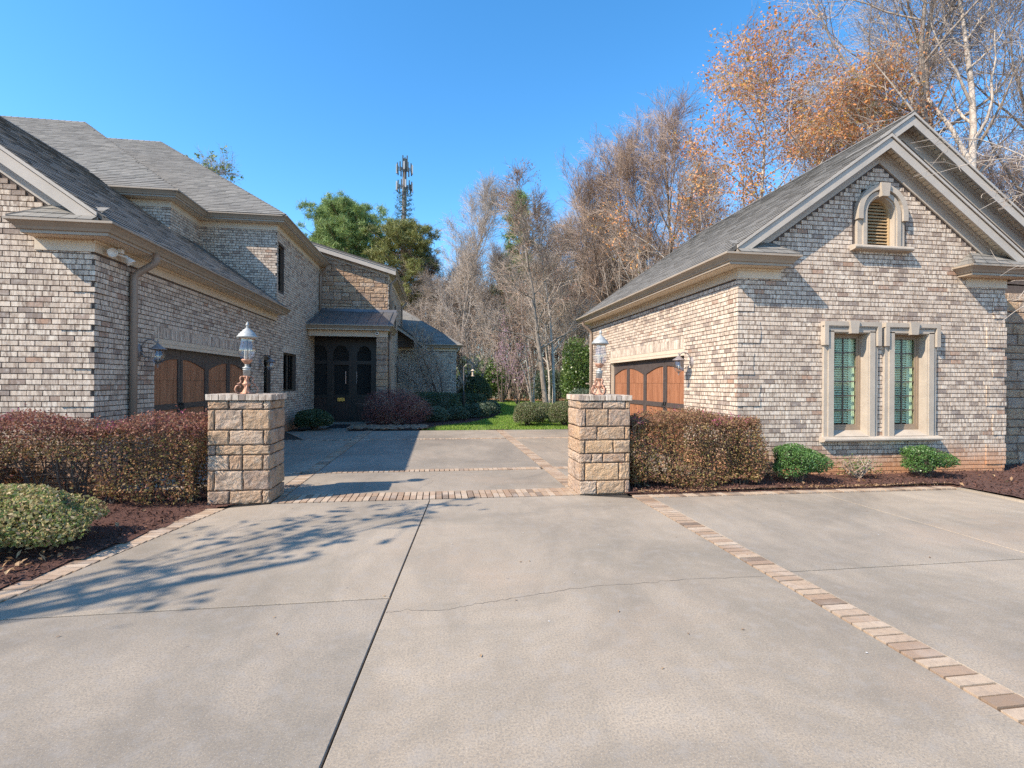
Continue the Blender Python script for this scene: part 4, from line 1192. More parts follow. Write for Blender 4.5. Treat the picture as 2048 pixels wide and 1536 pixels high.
dark_window(house, 16.5, 17.94, 1.27, 2.50, HX); dark_window(house, 15.94, 16.54, 4.35, 5.75, HX, 0)
sd = MB().box((HX - .12, 14.74, 0), (HX - .07, 15.31, 2.33)).build('side_door', M['darkframe'], house)
MB().box((HX - .069, 14.84, .9), (HX - .066, 15.21, 2.2)).build('pane', M['dglass'], sd); MB().lathe([(0, -.069), (.03, -.06), (.03, -.03), (0, -.02)], (HX, 15.25, 1.0), 8, 'x').build('knob', M['brass'], sd)
downspout(house, [(HX + .36, 8.66, 3.60), (HX + .36, 8.66, 3.46), (HX + .075, 8.6, 3.24), (HX + .075, 8.6, .04)], .055)
downspout(house, [(HX + .32, 21.1, 6.26), (HX + .32, 21.1, 6.12), (HX + .07, 21.15, 5.9), (HX + .07, 21.15, 4.5)], .05)

# stone entry gable
DX, DY = -2.03, 21.4
dl = lambda x: 6.0 + (DX - x) * .285
w = MB().poly([(HX, DY, 0), (DX, DY, 0), (DX, DY, dl(DX) + .1), (HX, DY, dl(HX) + .1)])
wall_d = w.build('entry_gable_wall', M['mortar'], house)
ashlar(wall_d, '-y', DY, HX + .01, DX, 4.42, 6.9, 9, M['stone_wall'], lambda x: dl(x), hs=(.17, .26, .32), ws=(.26, .6), amp=.022)
dso = [(22.3, 23.1, 3.9, 5.3), (24.2, 25.0, 3.9, 5.3), (26.0, 26.8, 1.5, 2.9)]
w = MB(); backing(w, '+x', DX, DY, 28.2, -.05, 6.05, dso, .14)
wall_ds = w.build('entry_side_wall', M['mortar'], house)
brick_wall(hp, wall_ds, '+x', DX, DY, 28.2, 0, 6.0, dso, None, False, False, 37)
for a, b, c, d in dso: dark_window(house, a, b, c, d, DX, 0)
rf = MB()
def DP(x, dz, y): return (x, y, dl(x) + dz)
rf.prism([DP(-5.6, .08, DY - .32), DP(-1.72, .08, DY - .32), DP(-1.72, .30, DY - .32), DP(-5.6, .30, DY - .32)], (0, .04, 0))
rf.prism([DP(-5.6, .27, DY - .345), DP(-1.70, .27, DY - .345), DP(-1.70, .33, DY - .345), DP(-5.6, .33, DY - .345)], (0, .024, 0))
rf.prism([DP(HX, -.04, DY - .035), DP(DX + .02, -.04, DY - .035), DP(DX + .02, .2, DY - .035), DP(HX, .2, DY - .035)], (0, .03, 0))
rf.build('rake_fascia', M['fascia'], hroof)
MB().prism([DP(-5.6, .18, DY - .28), DP(-1.74, .18, DY - .28), DP(-1.74, .20, DY - .28), DP(-5.6, .20, DY - .28)], (0, 7.0, 0)).build('soffit_backing', M['soffit'], hroof)
sv = math.sqrt(1 + .285 ** 2)
shingle_plane(dk, ht, (-1.70, DY - .35, dl(-1.70) + .35), (0, 1, 0), (-1, 0, .285), [(0, 0), (7.1, 0), (7.1, 5 * sv), (0, 5 * sv)], 48, hroof)
cor.sweep([(DX + .2, DY - .30), (DX + .2, 28.4)], crown(2.50))
fr.box((DX, DY, 5.86), (DX + .03, 28.2, 6.04)); sf.box((DX + .001, DY - .25, 6.055), (DX + .22, 28.4, 6.07))
downspout(house, [(DX + .30, DY + .1, 6.05), (DX + .30, DY + .12, 5.9), (DX + .07, DY + .15, 5.7), (DX + .07, DY + .15, 3.9)], .05)
downspout(house, [(DX + .30, 28.3, 6.05), (DX + .30, 28.3, 5.9), (DX + .07, 28.2, 5.7), (DX + .07, 28.2, .1)], .05)

# portico
PY = 19.5
por = thing_part('portico', house)
MB().box((HX + .02, PY, 3.30), (-1.88, PY + .22, 3.52)).build('beam', M['cream'], por)
MB().box((HX + .02, PY - .28, 3.525), (-1.78, 21.38, 3.54)).build('ceiling', M['soffit'], por)
MB().sweep([(HX + .02, PY - .24), (-1.80, PY - .24), (-1.80, 21.38)], crown(-.03)).build('gutter', M['gutter'], por)
MB().box((-2.27, PY + .03, 0), (-1.91, PY + .42, 3.3)).build('column_core', M['mortar'], por)
colp = thing_part('column', por)
rg = random.Random(4); z = 0
while z < 3.28:
    hh = min(rg.choice((.2, .27, .33)), 3.3 - z)
    if 3.3 - z - hh < .1: hh = 3.3 - z
    mb = MB(); V, F = rock(-2.30, -1.88, z, z + hh, rg.randrange(9999), .02, 5, 4); place_rock(mb, V, F, '-y', PY + .03)
    V, F = rock(PY + .0, PY + .45, z, z + hh, rg.randrange(9999), .02, 5, 4); place_rock(mb, V, F, '+x', -1.91)
    V, F = rock(PY + .0, PY + .45, z, z + hh, rg.randrange(9999), .02, 5, 4); place_rock(mb, V, F, '-x', -2.27)
    mb.build('stone', M['stone_wall'], colp); z += hh
downspout(por, [(-1.74, PY - .1, 3.5), (-1.74, PY - .05, 3.4), (-1.80, PY + .1, 3.2), (-1.80, PY + .1, .1)], .045)
mr = MB(); a0, a1 = (PY - .36, 3.71), (21.385, 4.50)
mr.prism([(HX + .005, a0[0], a0[1]), (HX + .005, a1[0], a1[1]), (HX + .005, a1[0], a1[1] - .05), (HX + .005, a0[0], a0[1] - .05)], (-1.66 - HX, 0, 0))
pan = mr.build('metal_roof', M['metal_roof'], por)
for i in range(8):
    x = HX + .12 + i * .40
    MB().prism([(x, a0[0], a0[1] + .001), (x, a1[0], a1[1] + .001), (x, a1[0], a1[1] + .035), (x, a0[0], a0[1] + .035)], (.018, 0, 0)).build('seam', M['metal_roof'], pan)
MB().prism([(HX + .02, 21.30, 4.475), (HX + .02, 21.378, 4.60), (HX + .02, 21.378, 4.48)], (-1.72 - HX, 0, 0)).build('flashing', M['metal_roof'], por)
# dark entrance screen
EY = 20.5; k = EY / PY
def ex(x): return x * k
def ez(z): return (z - 1.6) * k + 1.6
scr = MB().box((HX + .03, EY, 0), (-1.9, EY + .06, 3.5)).build('entry_screen', M['ebony'], por)
fr2 = MB()
bays = [(ex(-4.60), ex(-4.07)), (ex(-3.85), ex(-3.29)), (ex(-2.98), ex(-2.47))]
prev = HX + .03
for a, b in bays + [(-2.2, -2.2)]:
    fr2.box((prev, EY - .05, 0), (a, EY, 3.5)); prev = b
for a, b in bays:
    for z0, z1 in ((0, .12), (.95, 1.08), (2.28, 2.42)): fr2.box((a, EY - .045, z0), (b, EY, z1))
    r = (b - a) / 2 * .8; m_ = (a + b) / 2
    n = 10
    def az(x):
        q = abs(x - m_)
        return 2.78 if q > r else 2.84 + math.sqrt(max(0, r * r - q * q)) * .75
    for i in range(n):
        x0, x1 = a + (b - a) * i / n, a + (b - a) * (i + 1) / n
        fr2.prism([(x0, EY - .045, az(x0)), (x1, EY - .045, az(x1)), (x1, EY - .045, 3.5), (x0, EY - .045, 3.5)], (0, .045, 0))
fr2.build('frame', M['ebony_frame'], scr)
for a, b in bays:
    MB().box((a + .002, EY - .012, 2.42), (b - .002, EY - .004, 3.2)).build('panel', M['dark'], scr)
    nb = 5
    for i in range(nb): MB().box((a + (b - a) * i / nb + .004, EY - .015, .12), (a + (b - a) * (i + 1) / nb - .004, EY - .002, .95)).build('plank', M['ebony_red'], scr)
    MB().box((a, EY - .012, 1.08), (b, EY - .004, 2.28)).build('panel', M['dark'], scr)
ed = MB(); a, b = ex(-3.80), ex(-3.26)
ed.box((a - .09, EY - .08, 0), (a, EY - .051, 2.25)); ed.box((b, EY - .08, 0), (b + .09, EY - .051, 2.25)); ed.box((a - .09, EY - .08, 2.25), (b + .09, EY - .051, 2.36)); ed.build('door_surround', M['ebony'], scr)
for x in (ex(-3.385), ex(-2.985)):
    MB().tubes([[x, EY - .12, ez(1.52)], [x, EY - .12, ez(1.98)]], [[.014, .014]], 8, cap=True).box((x - .006, EY - .12, ez(1.58)), (x + .006, EY - .04, ez(1.6))).box((x - .006, EY - .12, ez(1.9)), (x + .006, EY - .04, ez(1.92))).build('pull_handle', M['steel'], scr)
MB().box((ex(-3.68), EY - .10, ez(.86)), (ex(-3.42), EY - .085, ez(.99))).box((ex(-3.62), EY - .085, ez(.9)), (ex(-3.48), EY - .04, ez(.95))).build('letter_plate', M['brass'], scr)
MB().box((HX + .02, 21.0, -.04), (-1.9, 19.42, .01)).build('threshold', M['concrete'], por)

# far wing
EXW, EYW = .98, 27.0
w = MB().poly([(DX, EYW, -.05), (EXW, EYW, -.05), (EXW, EYW, 3.5), (DX, EYW, 3.5)]).poly([(EXW, EYW, -.05), (EXW, 36, -.05), (EXW, 36, 3.5), (EXW, EYW, 3.5)])
wall_e = w.build('wing_wall', M['mortar'], house)
brick_wall(hp, wall_e, '-y', EYW, DX, EXW, 0, 3.28, [], None, False, True, 38)
cor.sweep([(DX, EYW - .22), (EXW + .22, EYW - .22), (EXW + .22, 36)], crown(-.14))
fr.box((DX + .01, EYW - .03, 3.25), (EXW + .03, EYW - .001, 3.41)); sf.box((DX + .01, EYW - .21, 3.417), (EXW + .2, EYW - .001, 3.43))
KE = (1.30, EYW - .33, 3.59)
m = .67; t = 4.6; sv = math.sqrt(1 + m * m)
shingle_plane(dk, ht, KE, (-1, 0, 0), (0, 1, m), [(0, 0), (6, 0), (6, t * sv), (t, t * sv)], 49, hroof)
shingle_plane(dk, ht, KE, (0, 1, 0), (-1, 0, m), [(0, 0), (2 * t, 0), (t, t * sv)], 50, hroof)
ridge_cap(rc2, KE, (KE[0] - t, KE[1] + t, KE[2] + m * t))
# little cross gable on the wing
gx, gyf = -3.0, 26.0
gzr = lambda x: 3.52 + .69 * (-.62 - x)
w = MB().prism([(gx, gyf, gzr(gx) - .03), (-.6, gyf, gzr(-.6) - .03), (-.6, gyf, gzr(-.6) - .22), (gx, gyf, gzr(gx) - .22)], (0, .04, 0)); w.build('rake_fascia', M['fascia'], hroof)
sg = math.sqrt(1 + .69 ** 2)
shingle_plane(dk, ht, (-.58, gyf - .02, gzr(-.58)), (0, 1, 0), (-1, 0, .69), [(0, 0), (3.0, 0), (3.0, 2.4 * sg), (0, 2.4 * sg)], 51, hroof)
MB().poly([(DX, gyf + .5, 3.4), (-.75, gyf + .5, 3.4), (-.9, gyf + .5, 3.6), (DX, gyf + .5, 4.5)]).build('small_gable_wall', M['mortar'], house)
cor.build('gutter', M['gutter'], house)
dk.build('deck', M['shingle'], hroof); emit_tabs(ht, M['shingle'], 300, hroof); rc2.build('ridge_caps', M['shingle'], hroof, kind='stuff')
emit_boxes('brick', hp, M['brick'], 300, house)

# ================================================================== GATE PILLARS AND LANTERNS
def pillar(x0, y0, label, rows, heights, side, seed):
    W, Dp, Ht = .735, .60, 1.345
    p = thing('gate_pillar', label, 'pillar', (x0 + W / 2, y0 + Dp / 2, 0), 'stone pillars either side of the driveway gap')
    core = MB().box((x0 + .012, y0 + .012, -.05), (x0 + W - .012, y0 + Dp - .012, Ht)).build('mortar_core', M['mortar'], p)
    rg = random.Random(seed)
    tot = sum(heights); z = Ht
    def put(face, const, a, b, c, d):
        V, F = rock(a, b, c, d, rg.randrange(10 ** 6), .017, 9, 7)
        mb = MB(); place_rock(mb, V, F, face, const); ctr = np.vstack(mb.v).mean(0)
        o = bpy.data.objects.new('stone', mb.mesh('stone', M['stone'], tuple(ctr))); COL.objects.link(o); o.parent = p
        o.location = Vector(ctr) - Vector(root_loc(p))
    for row, hh in zip(rows, heights):
        d = z; z -= hh / tot * Ht; c = max(z, 0)
        cuts = [0] + row + [1]
        for a, b in zip(cuts[:-1], cuts[1:]): put('-y', y0, x0 + a * W - (.012 if a == 0 else 0), x0 + b * W + (.012 if b == 1 else 0), c, d)
        s0 = .25 + .5 * rg.random()
        for face, const in (('+x', x0 + W), ('-x', x0)):
            for a, b in ((0, s0), (s0, 1)): put(face, const, y0 + a * Dp, y0 + b * Dp, c, d)
    # brick cap: a rowlock course round a mortared bed
    def cap(lo, hi):
        j = rg.random() * .006
        ctr = (np.array(lo) + np.array(hi)) / 2; dm = np.array(hi) - np.array(lo)
        o = bpy.data.objects.new('cap_brick', MB().box(-dm / 2, dm / 2).mesh('cap_brick', M['paver_cap'])); COL.objects.link(o); o.parent = p
        o.location = Vector(ctr) + Vector((0, (rg.random() - .5) * .006, j * .5)) - Vector(root_loc(p))
    e = .035; n = 10; bw = (W + 2 * e) / n
    for i in range(n):
        for ya, yb in ((y0 - e, y0 + .16), (y0 + Dp - .16, y0 + Dp + e)): cap((x0 - e + i * bw + .004, ya, Ht + .004), (x0 - e + (i + 1) * bw - .004, yb, Ht + .078))
    n = 4; bd = (Dp - .33) / n
    for i in range(n):
        for xa, xb in ((x0 - e, x0 + .16), (x0 + W - .16, x0 + W + e)): cap((xa, y0 + .165 + i * bd + .003, Ht + .004), (xb, y0 + .165 + (i + 1) * bd - .003, Ht + .078))
    MB().box((x0 - .02, y0 - .02, Ht), (x0 + W + .02, y0 + Dp + .02, Ht + .066)).build('cap_bed', M['mortar'], p)
    return p
M['paver_cap'] = M['brick']
RP = [[.45, .92], [.11, .57], [.345, .91], [.10, .675], [.235, .46, .92], [.10, .79], [.34, .91]]
LP = [[.33, .90], [.10, .56], [.34, .91], [.115, .56], [.34, .56, .90], [.10, .57], [.35, .89]]
pillar(2.02, 6.92, 'stone block gate pillar beside the bronze hedge and the detached garage', RP, [105, 230, 172, 175, 120, 230, 180], -1, 3)
pillar(-2.90, 6.93, 'stone block gate pillar at the end of the long left hedge', LP, [105, 240, 175, 115, 180, 235, 160], 1, 8)

def lathe_at(parent, name, m, prof, c, n=18): return MB().lathe(prof, c, n).build(name, m, parent, smooth=True)
def pillar_lantern(loc, label, tilt):
    x, y, z = loc
    t = thing('pillar_lantern', label, 'lantern', loc, 'copper lanterns on the gate pillars')
    lathe_at(t, 'vase_base', M['patina'], [(0, 0), (.075, 0), (.078, .012), (.058, .02), (.046, .05), (.03, .085), (.028, .10), (.056, .13), (.058, .14), (.040, .155), (.026, .20), (.036, .225), (.052, .235), (.052, .245), (0, .246)], loc)
    for k in range(4):
        a = k * math.pi / 2 + .35
        dirv = np.array([math.cos(a), math.sin(a)])
        lowr = [(.05, .015), (.085, .004), (.125, .025), (.138, .065), (.125, .105), (.095, .122), (.072, .108), (.078, .09)]
        upr = [(.115, .135), (.095, .140), (.075, .150), (.068, .175), (.078, .205), (.075, .23), (.055, .242)]
        for kn, pr in (('scroll', lowr), ('scroll', upr)):
            pr = np.array(pr)
            tt = np.linspace(0, len(pr) - 1, 15); rr = np.interp(tt, range(len(pr)), pr[:, 0]); zz = np.interp(tt, range(len(pr)), pr[:, 1])
            P = np.column_stack([x + dirv[0] * rr, y + dirv[1] * rr, z + zz])
            MB().tubes(P, np.linspace(.013, .008, 15), 6, cap=True).build(kn, M['patina'], t, smooth=True)
    lathe_at(t, 'stem', M['verdigris'], [(0, .246), (.046, .246), (.046, .325), (.052, .328), (.052, .336), (.044, .338), (.044, .348), (.054, .351), (.054, .362), (.03, .37), (.022, .385), (.034, .395), (.02, .402)], loc)
    lathe_at(t, 'cup', M['patina'], [(.018, .40), (.045, .425), (.066, .455), (.072, .468), (.062, .472), (0, .45)], loc)
    lathe_at(t, 'glass_globe', M['clear'], [(.055, .470), (.085, .50), (.108, .545), (.115, .59), (.108, .64), (.095, .69), (.088, .73), (.092, .765)], loc, 20)
    for k in range(3):
        a = k * 2.1; MB().lathe([(0, .46), (.012, .46), (.012, .59), (.004, .60), (0, .63)], (x + .03 * math.cos(a), y + .03 * math.sin(a), z), 8).build('candle', M['candle'], t)
    MB().lathe([(0, .60), (.004, .60), (.004, .80)], loc, 6).build('rod', M['iron'], t)
    lathe_at(t, 'lid', M['verdigris'], [(.098, .755), (.128, .768), (.130, .782), (.120, .79), (.112, .80), (.108, .815), (.092, .825), (.086, .838), (.066, .852), (.058, .868), (.030, .888), (.02, .90), (0, .90)], loc, 22)
    lathe_at(t, 'lid_lining', M['patina'], [(.0, .775), (.094, .762), (.100, .750), (.086, .748)], loc)
    lathe_at(t, 'finial', M['verdigris'], [(.012, .895), (.022, .905), (.012, .915), (.018, .925), (.026, .94), (.018, .955), (.008, .965), (.012, .975), (.0, .985)], loc, 10)
    t.rotation_euler = tilt
    return t
pillar_lantern((-2.565, 7.26, 1.421), 'copper lantern with clear glass globe on the left hedge pillar', (0, R(.4), 0))
pillar_lantern((2.405, 7.26, 1.421), 'copper lantern leaning slightly, on the pillar in front of the detached garage', (0, R(1.6), 0))

def wall_lantern(side, X, Y, z, label):
    """side: direction the lantern reaches from the wall (+1 to +X)"""
    t = thing('wall_lantern', label, 'wall lamp', (X, Y, z), 'lanterns beside the garage doors')
    s = side
    mb = MB().lathe([(0, .0), (.075, .0), (.08, .01), (.07, .02), (.05, .024), (.045, .034), (0, .04)], (0, 0, 0), 20, 'x')
    V = mb.v[0]; V[:, 0] = X + s * V[:, 0]; V[:, 1] += Y; V[:, 2] = z + V[:, 2] * 1.45
    mb.build('back_plate', M['bronze'], t, smooth=True)
    th = np.linspace(-.95, 2.5, 22)
    arm = np.column_stack([X + s * (.17 - .13 * np.cos(th)), np.full(22, Y), z + .03 + .16 * np.sin(th)])
    MB().tubes(arm, np.linspace(.008, .012, 22), 7, cap=True).build('arm', M['bronze'], t, smooth=True)
    th = np.linspace(0, 5.2, 12); cur = np.column_stack([X + s * (.12 + .03 * np.cos(th)), np.full(12, Y), z - .13 + .03 * np.sin(th)])
    MB().tubes(cur, np.full(12, .007), 6, cap=True).tubes([[X + s * .03, Y, z], [X + s * .06, Y, z]], [[.016, .014]], 8).build('scroll', M['bronze'], t, smooth=True)
    c = (X + s * .285, Y, z)
    lathe_at(t, 'finial', M['bronze'], [(0, .20), (.010, .19), (.007, .175), (.016, .16), (.008, .145), (.014, .13), (.02, .115)], c, 10)
    lathe_at(t, 'lid', M['bronze'], [(0, .118), (.03, .112), (.05, .09), (.085, .062), (.122, .040), (.125, .030), (.10, .028), (.085, .02)], c, 20)
    lathe_at(t, 'glass_globe', M['clear'], [(.074, .025), (.082, -.01), (.096, -.05), (.102, -.095), (.09, -.145), (.06, -.185), (.03, -.20)], c, 18)
    lathe_at(t, 'candle', M['candle'], [(0, -.16), (.013, -.16), (.013, -.05), (.008, -.045), (.011, -.02), (0, .005)], c, 8)
    lathe_at(t, 'base', M['bronze'], [(.045, -.19), (.035, -.205), (.014, -.215), (.018, -.23), (.006, -.245), (.010, -.255), (0, -.275)], c, 10)
    return t
wall_lantern(1, HX + .005, 8.86, 2.07, 'bronze wall lantern beside the shaded brown door, near the downspout')
wall_lantern(1, HX + .005, 14.40, 2.09, 'small bronze wall lantern by the narrow side door, past the left garage door')
wall_lantern(-1, GX - .005, 9.33, 2.03, 'weathered pale wall lantern beside the sunlit right garage door')

fl = thing('floodlight', 'cream twin head floodlight under the left cornice corner', 'floodlight', (HX + .03, 8.10, 3.46))
MB().lathe([(0, .0), (.05, .0), (.05, .02), (.03, .03)], (HX + .03, 8.16, 3.46), 12, 'x').build('mount', M['white'], fl)
def spot(c, d, mname='white'):
    mb = MB().lathe([(0, -.09), (.022, -.09), (.028, -.05), (.034, -.03), (.062, .03), (.064, .05), (.058, .052), (.05, .035), (0, .03)], (0, 0, 0), 16)
    q = Vector(d).to_track_quat('Z', 'Y').to_matrix(); mb.v[0] = mb.v[0] @ np.array(q).T + np.array(c)
    mb.build('lamp_head', M[mname], fl, smooth=True)
spot((HX + .14, 7.98, 3.44), (.25, -.85, -.25)); spot((HX + .17, 8.30, 3.40), (.5, .2, -.75))
MB().tubes([[HX + .05, 8.16, 3.46], [HX + .10, 8.06, 3.46], [HX + .14, 8.0, 3.45]], [[.012] * 3], 6).tubes([[HX + .05, 8.16, 3.46], [HX + .12, 8.22, 3.45], [HX + .17, 8.28, 3.43]], [[.012] * 3], 6).box((HX + .10, 8.13, 3.47), (HX + .16, 8.20, 3.53)).build('bracket', M['white'], fl)
cmr = thing('security_camera', 'small white security camera under the portico gutter', 'camera', (-2.26, PY - .05, 3.44))
MB().lathe([(0, 0), (.06, 0), (.06, .10), (.03, .12)], (-2.26, PY - .14, 3.42), 14, 'y').build('camera_body', M['white'], cmr); MB().lathe([(0, -.004), (.035, -.004), (.035, 0)], (-2.26, PY - .145, 3.42), 12, 'y').build('lens', M['iron'], cmr)
MB().box((-2.30, PY - .03, 3.36), (-2.22, PY - .002, 3.50)).build('mount', M['white'], cmr)
tag(MB().box((-3.75, 17.75, .004), (-2.95, 19.2, .018)).build('doormat', M['mat']), 'black rubber doormat before the dark entrance', 'doormat')

# house number stone: small round doorbell style plates by the left door
db = thing('wall_outlet', 'small grey outlet plate on the shaded brick between corner and downspout', 'outlet', (HX + .006, 8.06, 2.07))
MB().box((HX + .006, 8.0, 2.03), (HX + .024, 8.10, 2.11)).build('plate', M['bronze'], db); MB().lathe([(0, .03), (.014, .03), (.018, .02)], (HX + .0, 8.05, 2.07), 10, 'x').build('socket', M['iron'], db)

# river stones by the entrance
rs = []
rgn = np.random.default_rng(5)
def pebble(c, r):
    th = np.linspace(0, 2 * math.pi, 7)[:-1]; V = [(0, 0, .7)]
    for h, q in ((.45, .75), (0, 1), (-.4, .7)): V += [(q * math.cos(a + h), q * math.sin(a + h), h) for a in th]
    V = np.array(V) * (1 + rgn.normal(size=(19, 1)) * .08) * np.array([r, r * (.6 + .4 * rgn.random()), r * .55]); a = rgn.random() * 6.28
    Rm = np.array([[math.cos(a), -math.sin(a), 0], [math.sin(a), math.cos(a), 0], [0, 0, 1]])
    V = V @ Rm.T + c
    F3 = [[0, 1 + i, 1 + (i + 1) % 6] for i in range(6)]; F4 = [[1 + r_ * 6 + i, 1 + (r_ + 1) * 6 + i, 1 + (r_ + 1) * 6 + (i + 1) % 6, 1 + r_ * 6 + (i + 1) % 6] for r_ in (0, 1) for i in range(6)]
    return V, F3, F4
mb = MB()
for i in range(420):
    x = -2.95 + rgn.random() * 2.6; y = 16.85 + rgn.random() * 1.25 + (0 if x > -2.2 else .25)
    V, F3, F4 = pebble((x, y, .03 + .05 * rgn.random()), .045 + .07 * rgn.random())
    b = mb.n; mb.add(V, F4); mb.f.setdefault(3, []).append(np.array(F3) + b)
tag(mb.build('river_stones', M['river'], kind='stuff'), 'bed of rounded tan river stones between driveway and entrance shrubs', 'stones')

# ================================================================== PLANTS
def leaf_quads(P, size, rg, out=None, asp=.55, outw=.5):
    """P points, optional outward normals; one folded-diamond quad per leaf"""
    n = len(P)
    d = rg.normal(size=(n, 3))
    if out is not None: d = d * (1 - outw) * 1.2 + out * outw
    d /= np.linalg.norm(d, axis=1, keepdims=True) + 1e-9
    a = np.cross(d, rg.normal(size=(n, 3))); a /= np.linalg.norm(a, axis=1, keepdims=True) + 1e-9
    b = np.cross(d, a)
    s = (size * (.65 + .7 * rg.random(n)))[:, None]
    V = np.stack([P - a * s, P + b * s * asp, P + a * s, P - b * s * asp], 1)
    return V.reshape(-1, 3), np.arange(4 * n).reshape(-1, 4)
def lump(rg, q, amp, freq):
    return amp * (np.sin(q[:, 0] * freq + 1.3) * np.sin(q[:, 1] * freq * 1.1 + .4) + np.sin(q[:, 2] * freq * 1.3 + q[:, 0] * freq * .7))
def box_points(rg, n, lo, hi, shell=.16, rnd=.10, amp=.03, freq=6.0):
    """points in the outer layer of a rounded box, with outward normals"""
    lo, hi = np.array(lo, float), np.array(hi, float); c = (lo + hi) / 2; h = (hi - lo) / 2
    area = np.array([h[1] * h[2], h[1] * h[2], h[0] * h[2], h[0] * h[2], h[0] * h[1] * 1.0, h[0] * h[1] * .25])
    f = rg.choice(6, n, p=area / area.sum())
    u = rg.random((n, 3)) * 2 - 1; ax = f // 2; sg = np.where(f % 2 == 0, -1., 1.); sg = np.where(ax == 2, -sg, sg)
    u[np.arange(n), ax] = sg
    P = u * h
    core = h - rnd; cl = np.clip(P, -core, core); dv = P - cl; L = np.linalg.norm(dv, axis=1, keepdims=True) + 1e-9
    nrm = dv / L; P = cl + nrm * rnd
    dep = np.abs(rg.normal(size=n)) * shell * .5
    P = P - nrm * np.minimum(dep, shell * 1.6)[:, None] + nrm * (lump(rg, P + c, amp, freq) + rg.normal(size=n) * .012)[:, None]
    return P + c, nrm, dep
def ell_points(rg, n, c, h, shell=.2, amp=.06, freq=9.0, zmin=-.7, power=2.0):
    d = rg.normal(size=(n * 2, 3)); d /= np.linalg.norm(d, axis=1, keepdims=True); d = d[d[:, 2] > zmin][:n]
    n = len(d)
    if power != 2.0:
        k = (np.abs(d) ** power).sum(1) ** (1 / power); d2 = d / k[:, None]
    else: d2 = d
    dep = np.abs(rg.normal(size=n)) * shell * .5
    r = 1 - np.minimum(dep, .9) + lump(rg, d2 * 1.0, amp, freq * .35)
    return np.array(c) + d2 * r[:, None] * np.array(h), d, dep
def stems(rg, base, n, tops, r0=.012, r1=.004, spread=.06):
    P = []
    for i in range(n):
        b = np.array(base[i % len(base)]) + np.append(rg.normal(size=2) * spread, 0); t = np.array(tops[i])
        m1 = b + (t - b) * .4 + np.append(rg.normal(size=2) * .04, 0); m2 = b + (t - b) * .75 + np.append(rg.normal(size=2) * .04, 0)
        P.append([b, m1, m2, t])
    P = np.array(P); return P, np.repeat(np.linspace(r0, r1, 4)[None], len(P), 0)

def hedge(name, lo, hi, label, mats, n, size, seed, group=None, pet=0, sparse=None, stem_n=60, cat='hedge', amp=.035):
    rg = np.random.default_rng(seed)
    t = thing(name, label, cat, ((lo[0] + hi[0]) / 2, (lo[1] + hi[1]) / 2, 0), group)
    P, N, dep = box_points(rg, n, lo, hi, .20, .16, amp, 5.0)
    if sparse is not None:
        keep = rg.random(len(P)) < sparse(P); P, N = P[keep], N[keep]
    # stray shoots break the clipped outline
    ns = int(len(P) / 170); si = rg.integers(0, len(P), ns); sd = N[si] * .7 + rg.normal(size=(ns, 3)) * .35; sd[:, 2] = np.abs(sd[:, 2]); sl = .05 + .10 * rg.random((ns, 1))
    for q_ in (.35, .6, .8, 1.0, 1.0): P = np.vstack([P, P[si] + sd * sl * q_ + rg.normal(size=(ns, 3)) * .008]); N = np.vstack([N, N[si]])
    V, F = leaf_quads(P, size, rg, N, .55, .35)
    MB().add(V, F).build('foliage', M[mats], t, kind='stuff')
    q = rg.random((stem_n, 3)); tops = np.array(lo) + q * (np.array(hi) - np.array(lo)) * np.array([1, .8, 1]); tops[:, 2] = lo[2] + (.45 + .5 * q[:, 2]) * (hi[2] - lo[2])
    nb = max(2, int((hi[0] - lo[0]) / .45)); base = [(lo[0] + (i + .5) * (hi[0] - lo[0]) / nb, (lo[1] + hi[1]) / 2 - .05, 0) for i in range(nb)]
    bi = [base[min(nb - 1, max(0, int((tp[0] - lo[0]) / (hi[0] - lo[0]) * nb)))] for tp in tops]
    SP, SR = stems(rg, bi, stem_n, tops, .014, .004)
    mb = MB().tubes(SP, SR, 5)
    # fine twigs
    k = stem_n * 14; i = rg.integers(0, stem_n, k); f = .35 + .65 * rg.random(k); st = SP[i, 1] * (1 - f)[:, None] + SP[i, 3] * f[:, None]
    d = rg.normal(size=(k, 3)) * .14; d[:, 2] = np.abs(d[:, 2]) * .8
    mb.tubes(np.stack([st, st + d * .5, st + d], 1), np.repeat(np.array([[.004, .003, .0015]]), k, 0), 3)
    mb.build('stems', M['darkbark'], t)
    if pet:
        P, N, dep = box_points(rg, pet, lo, hi, .04, .16, amp, 5.0)
        kz = P[:, 2] > hi[2] - .16; P = P[kz]; 
        cl = rg.choice(len(P), max(1, len(P) // 14)); P = np.vstack([P[c] + rg.normal(size=(14, 3)) * .03 for c in cl])
        V, F = leaf_quads(P, .016, rg, None, .35); MB().add(V, F).build('flowers', M['petal'], t, kind='stuff')
    return t
def sp_left(P):
    z = P[:, 2]; gap = ((P[:, 0] > -5.2) & (P[:, 0] < -4.15) & (z > .15) & (z < .62)); low = z < .25
    return np.where(gap, .03, np.where(low, .7, 1.0))
hedge('hedge', (-7.6, 6.78, .06), (-2.97, 7.58, 1.10), 'long purple leaved hedge with bare stems low down and pink flowers', 'hedge', 52000, .017, 61, pet=900, sparse=sp_left, stem_n=120, amp=.07)
hedge('hedge', (2.80, 6.93, .04), (4.96, 7.66, 1.13), 'clipped bronze green hedge between the right pillar and the brick garage', 'hedge2', 46000, .0155, 62, pet=900, stem_n=60, amp=.055)

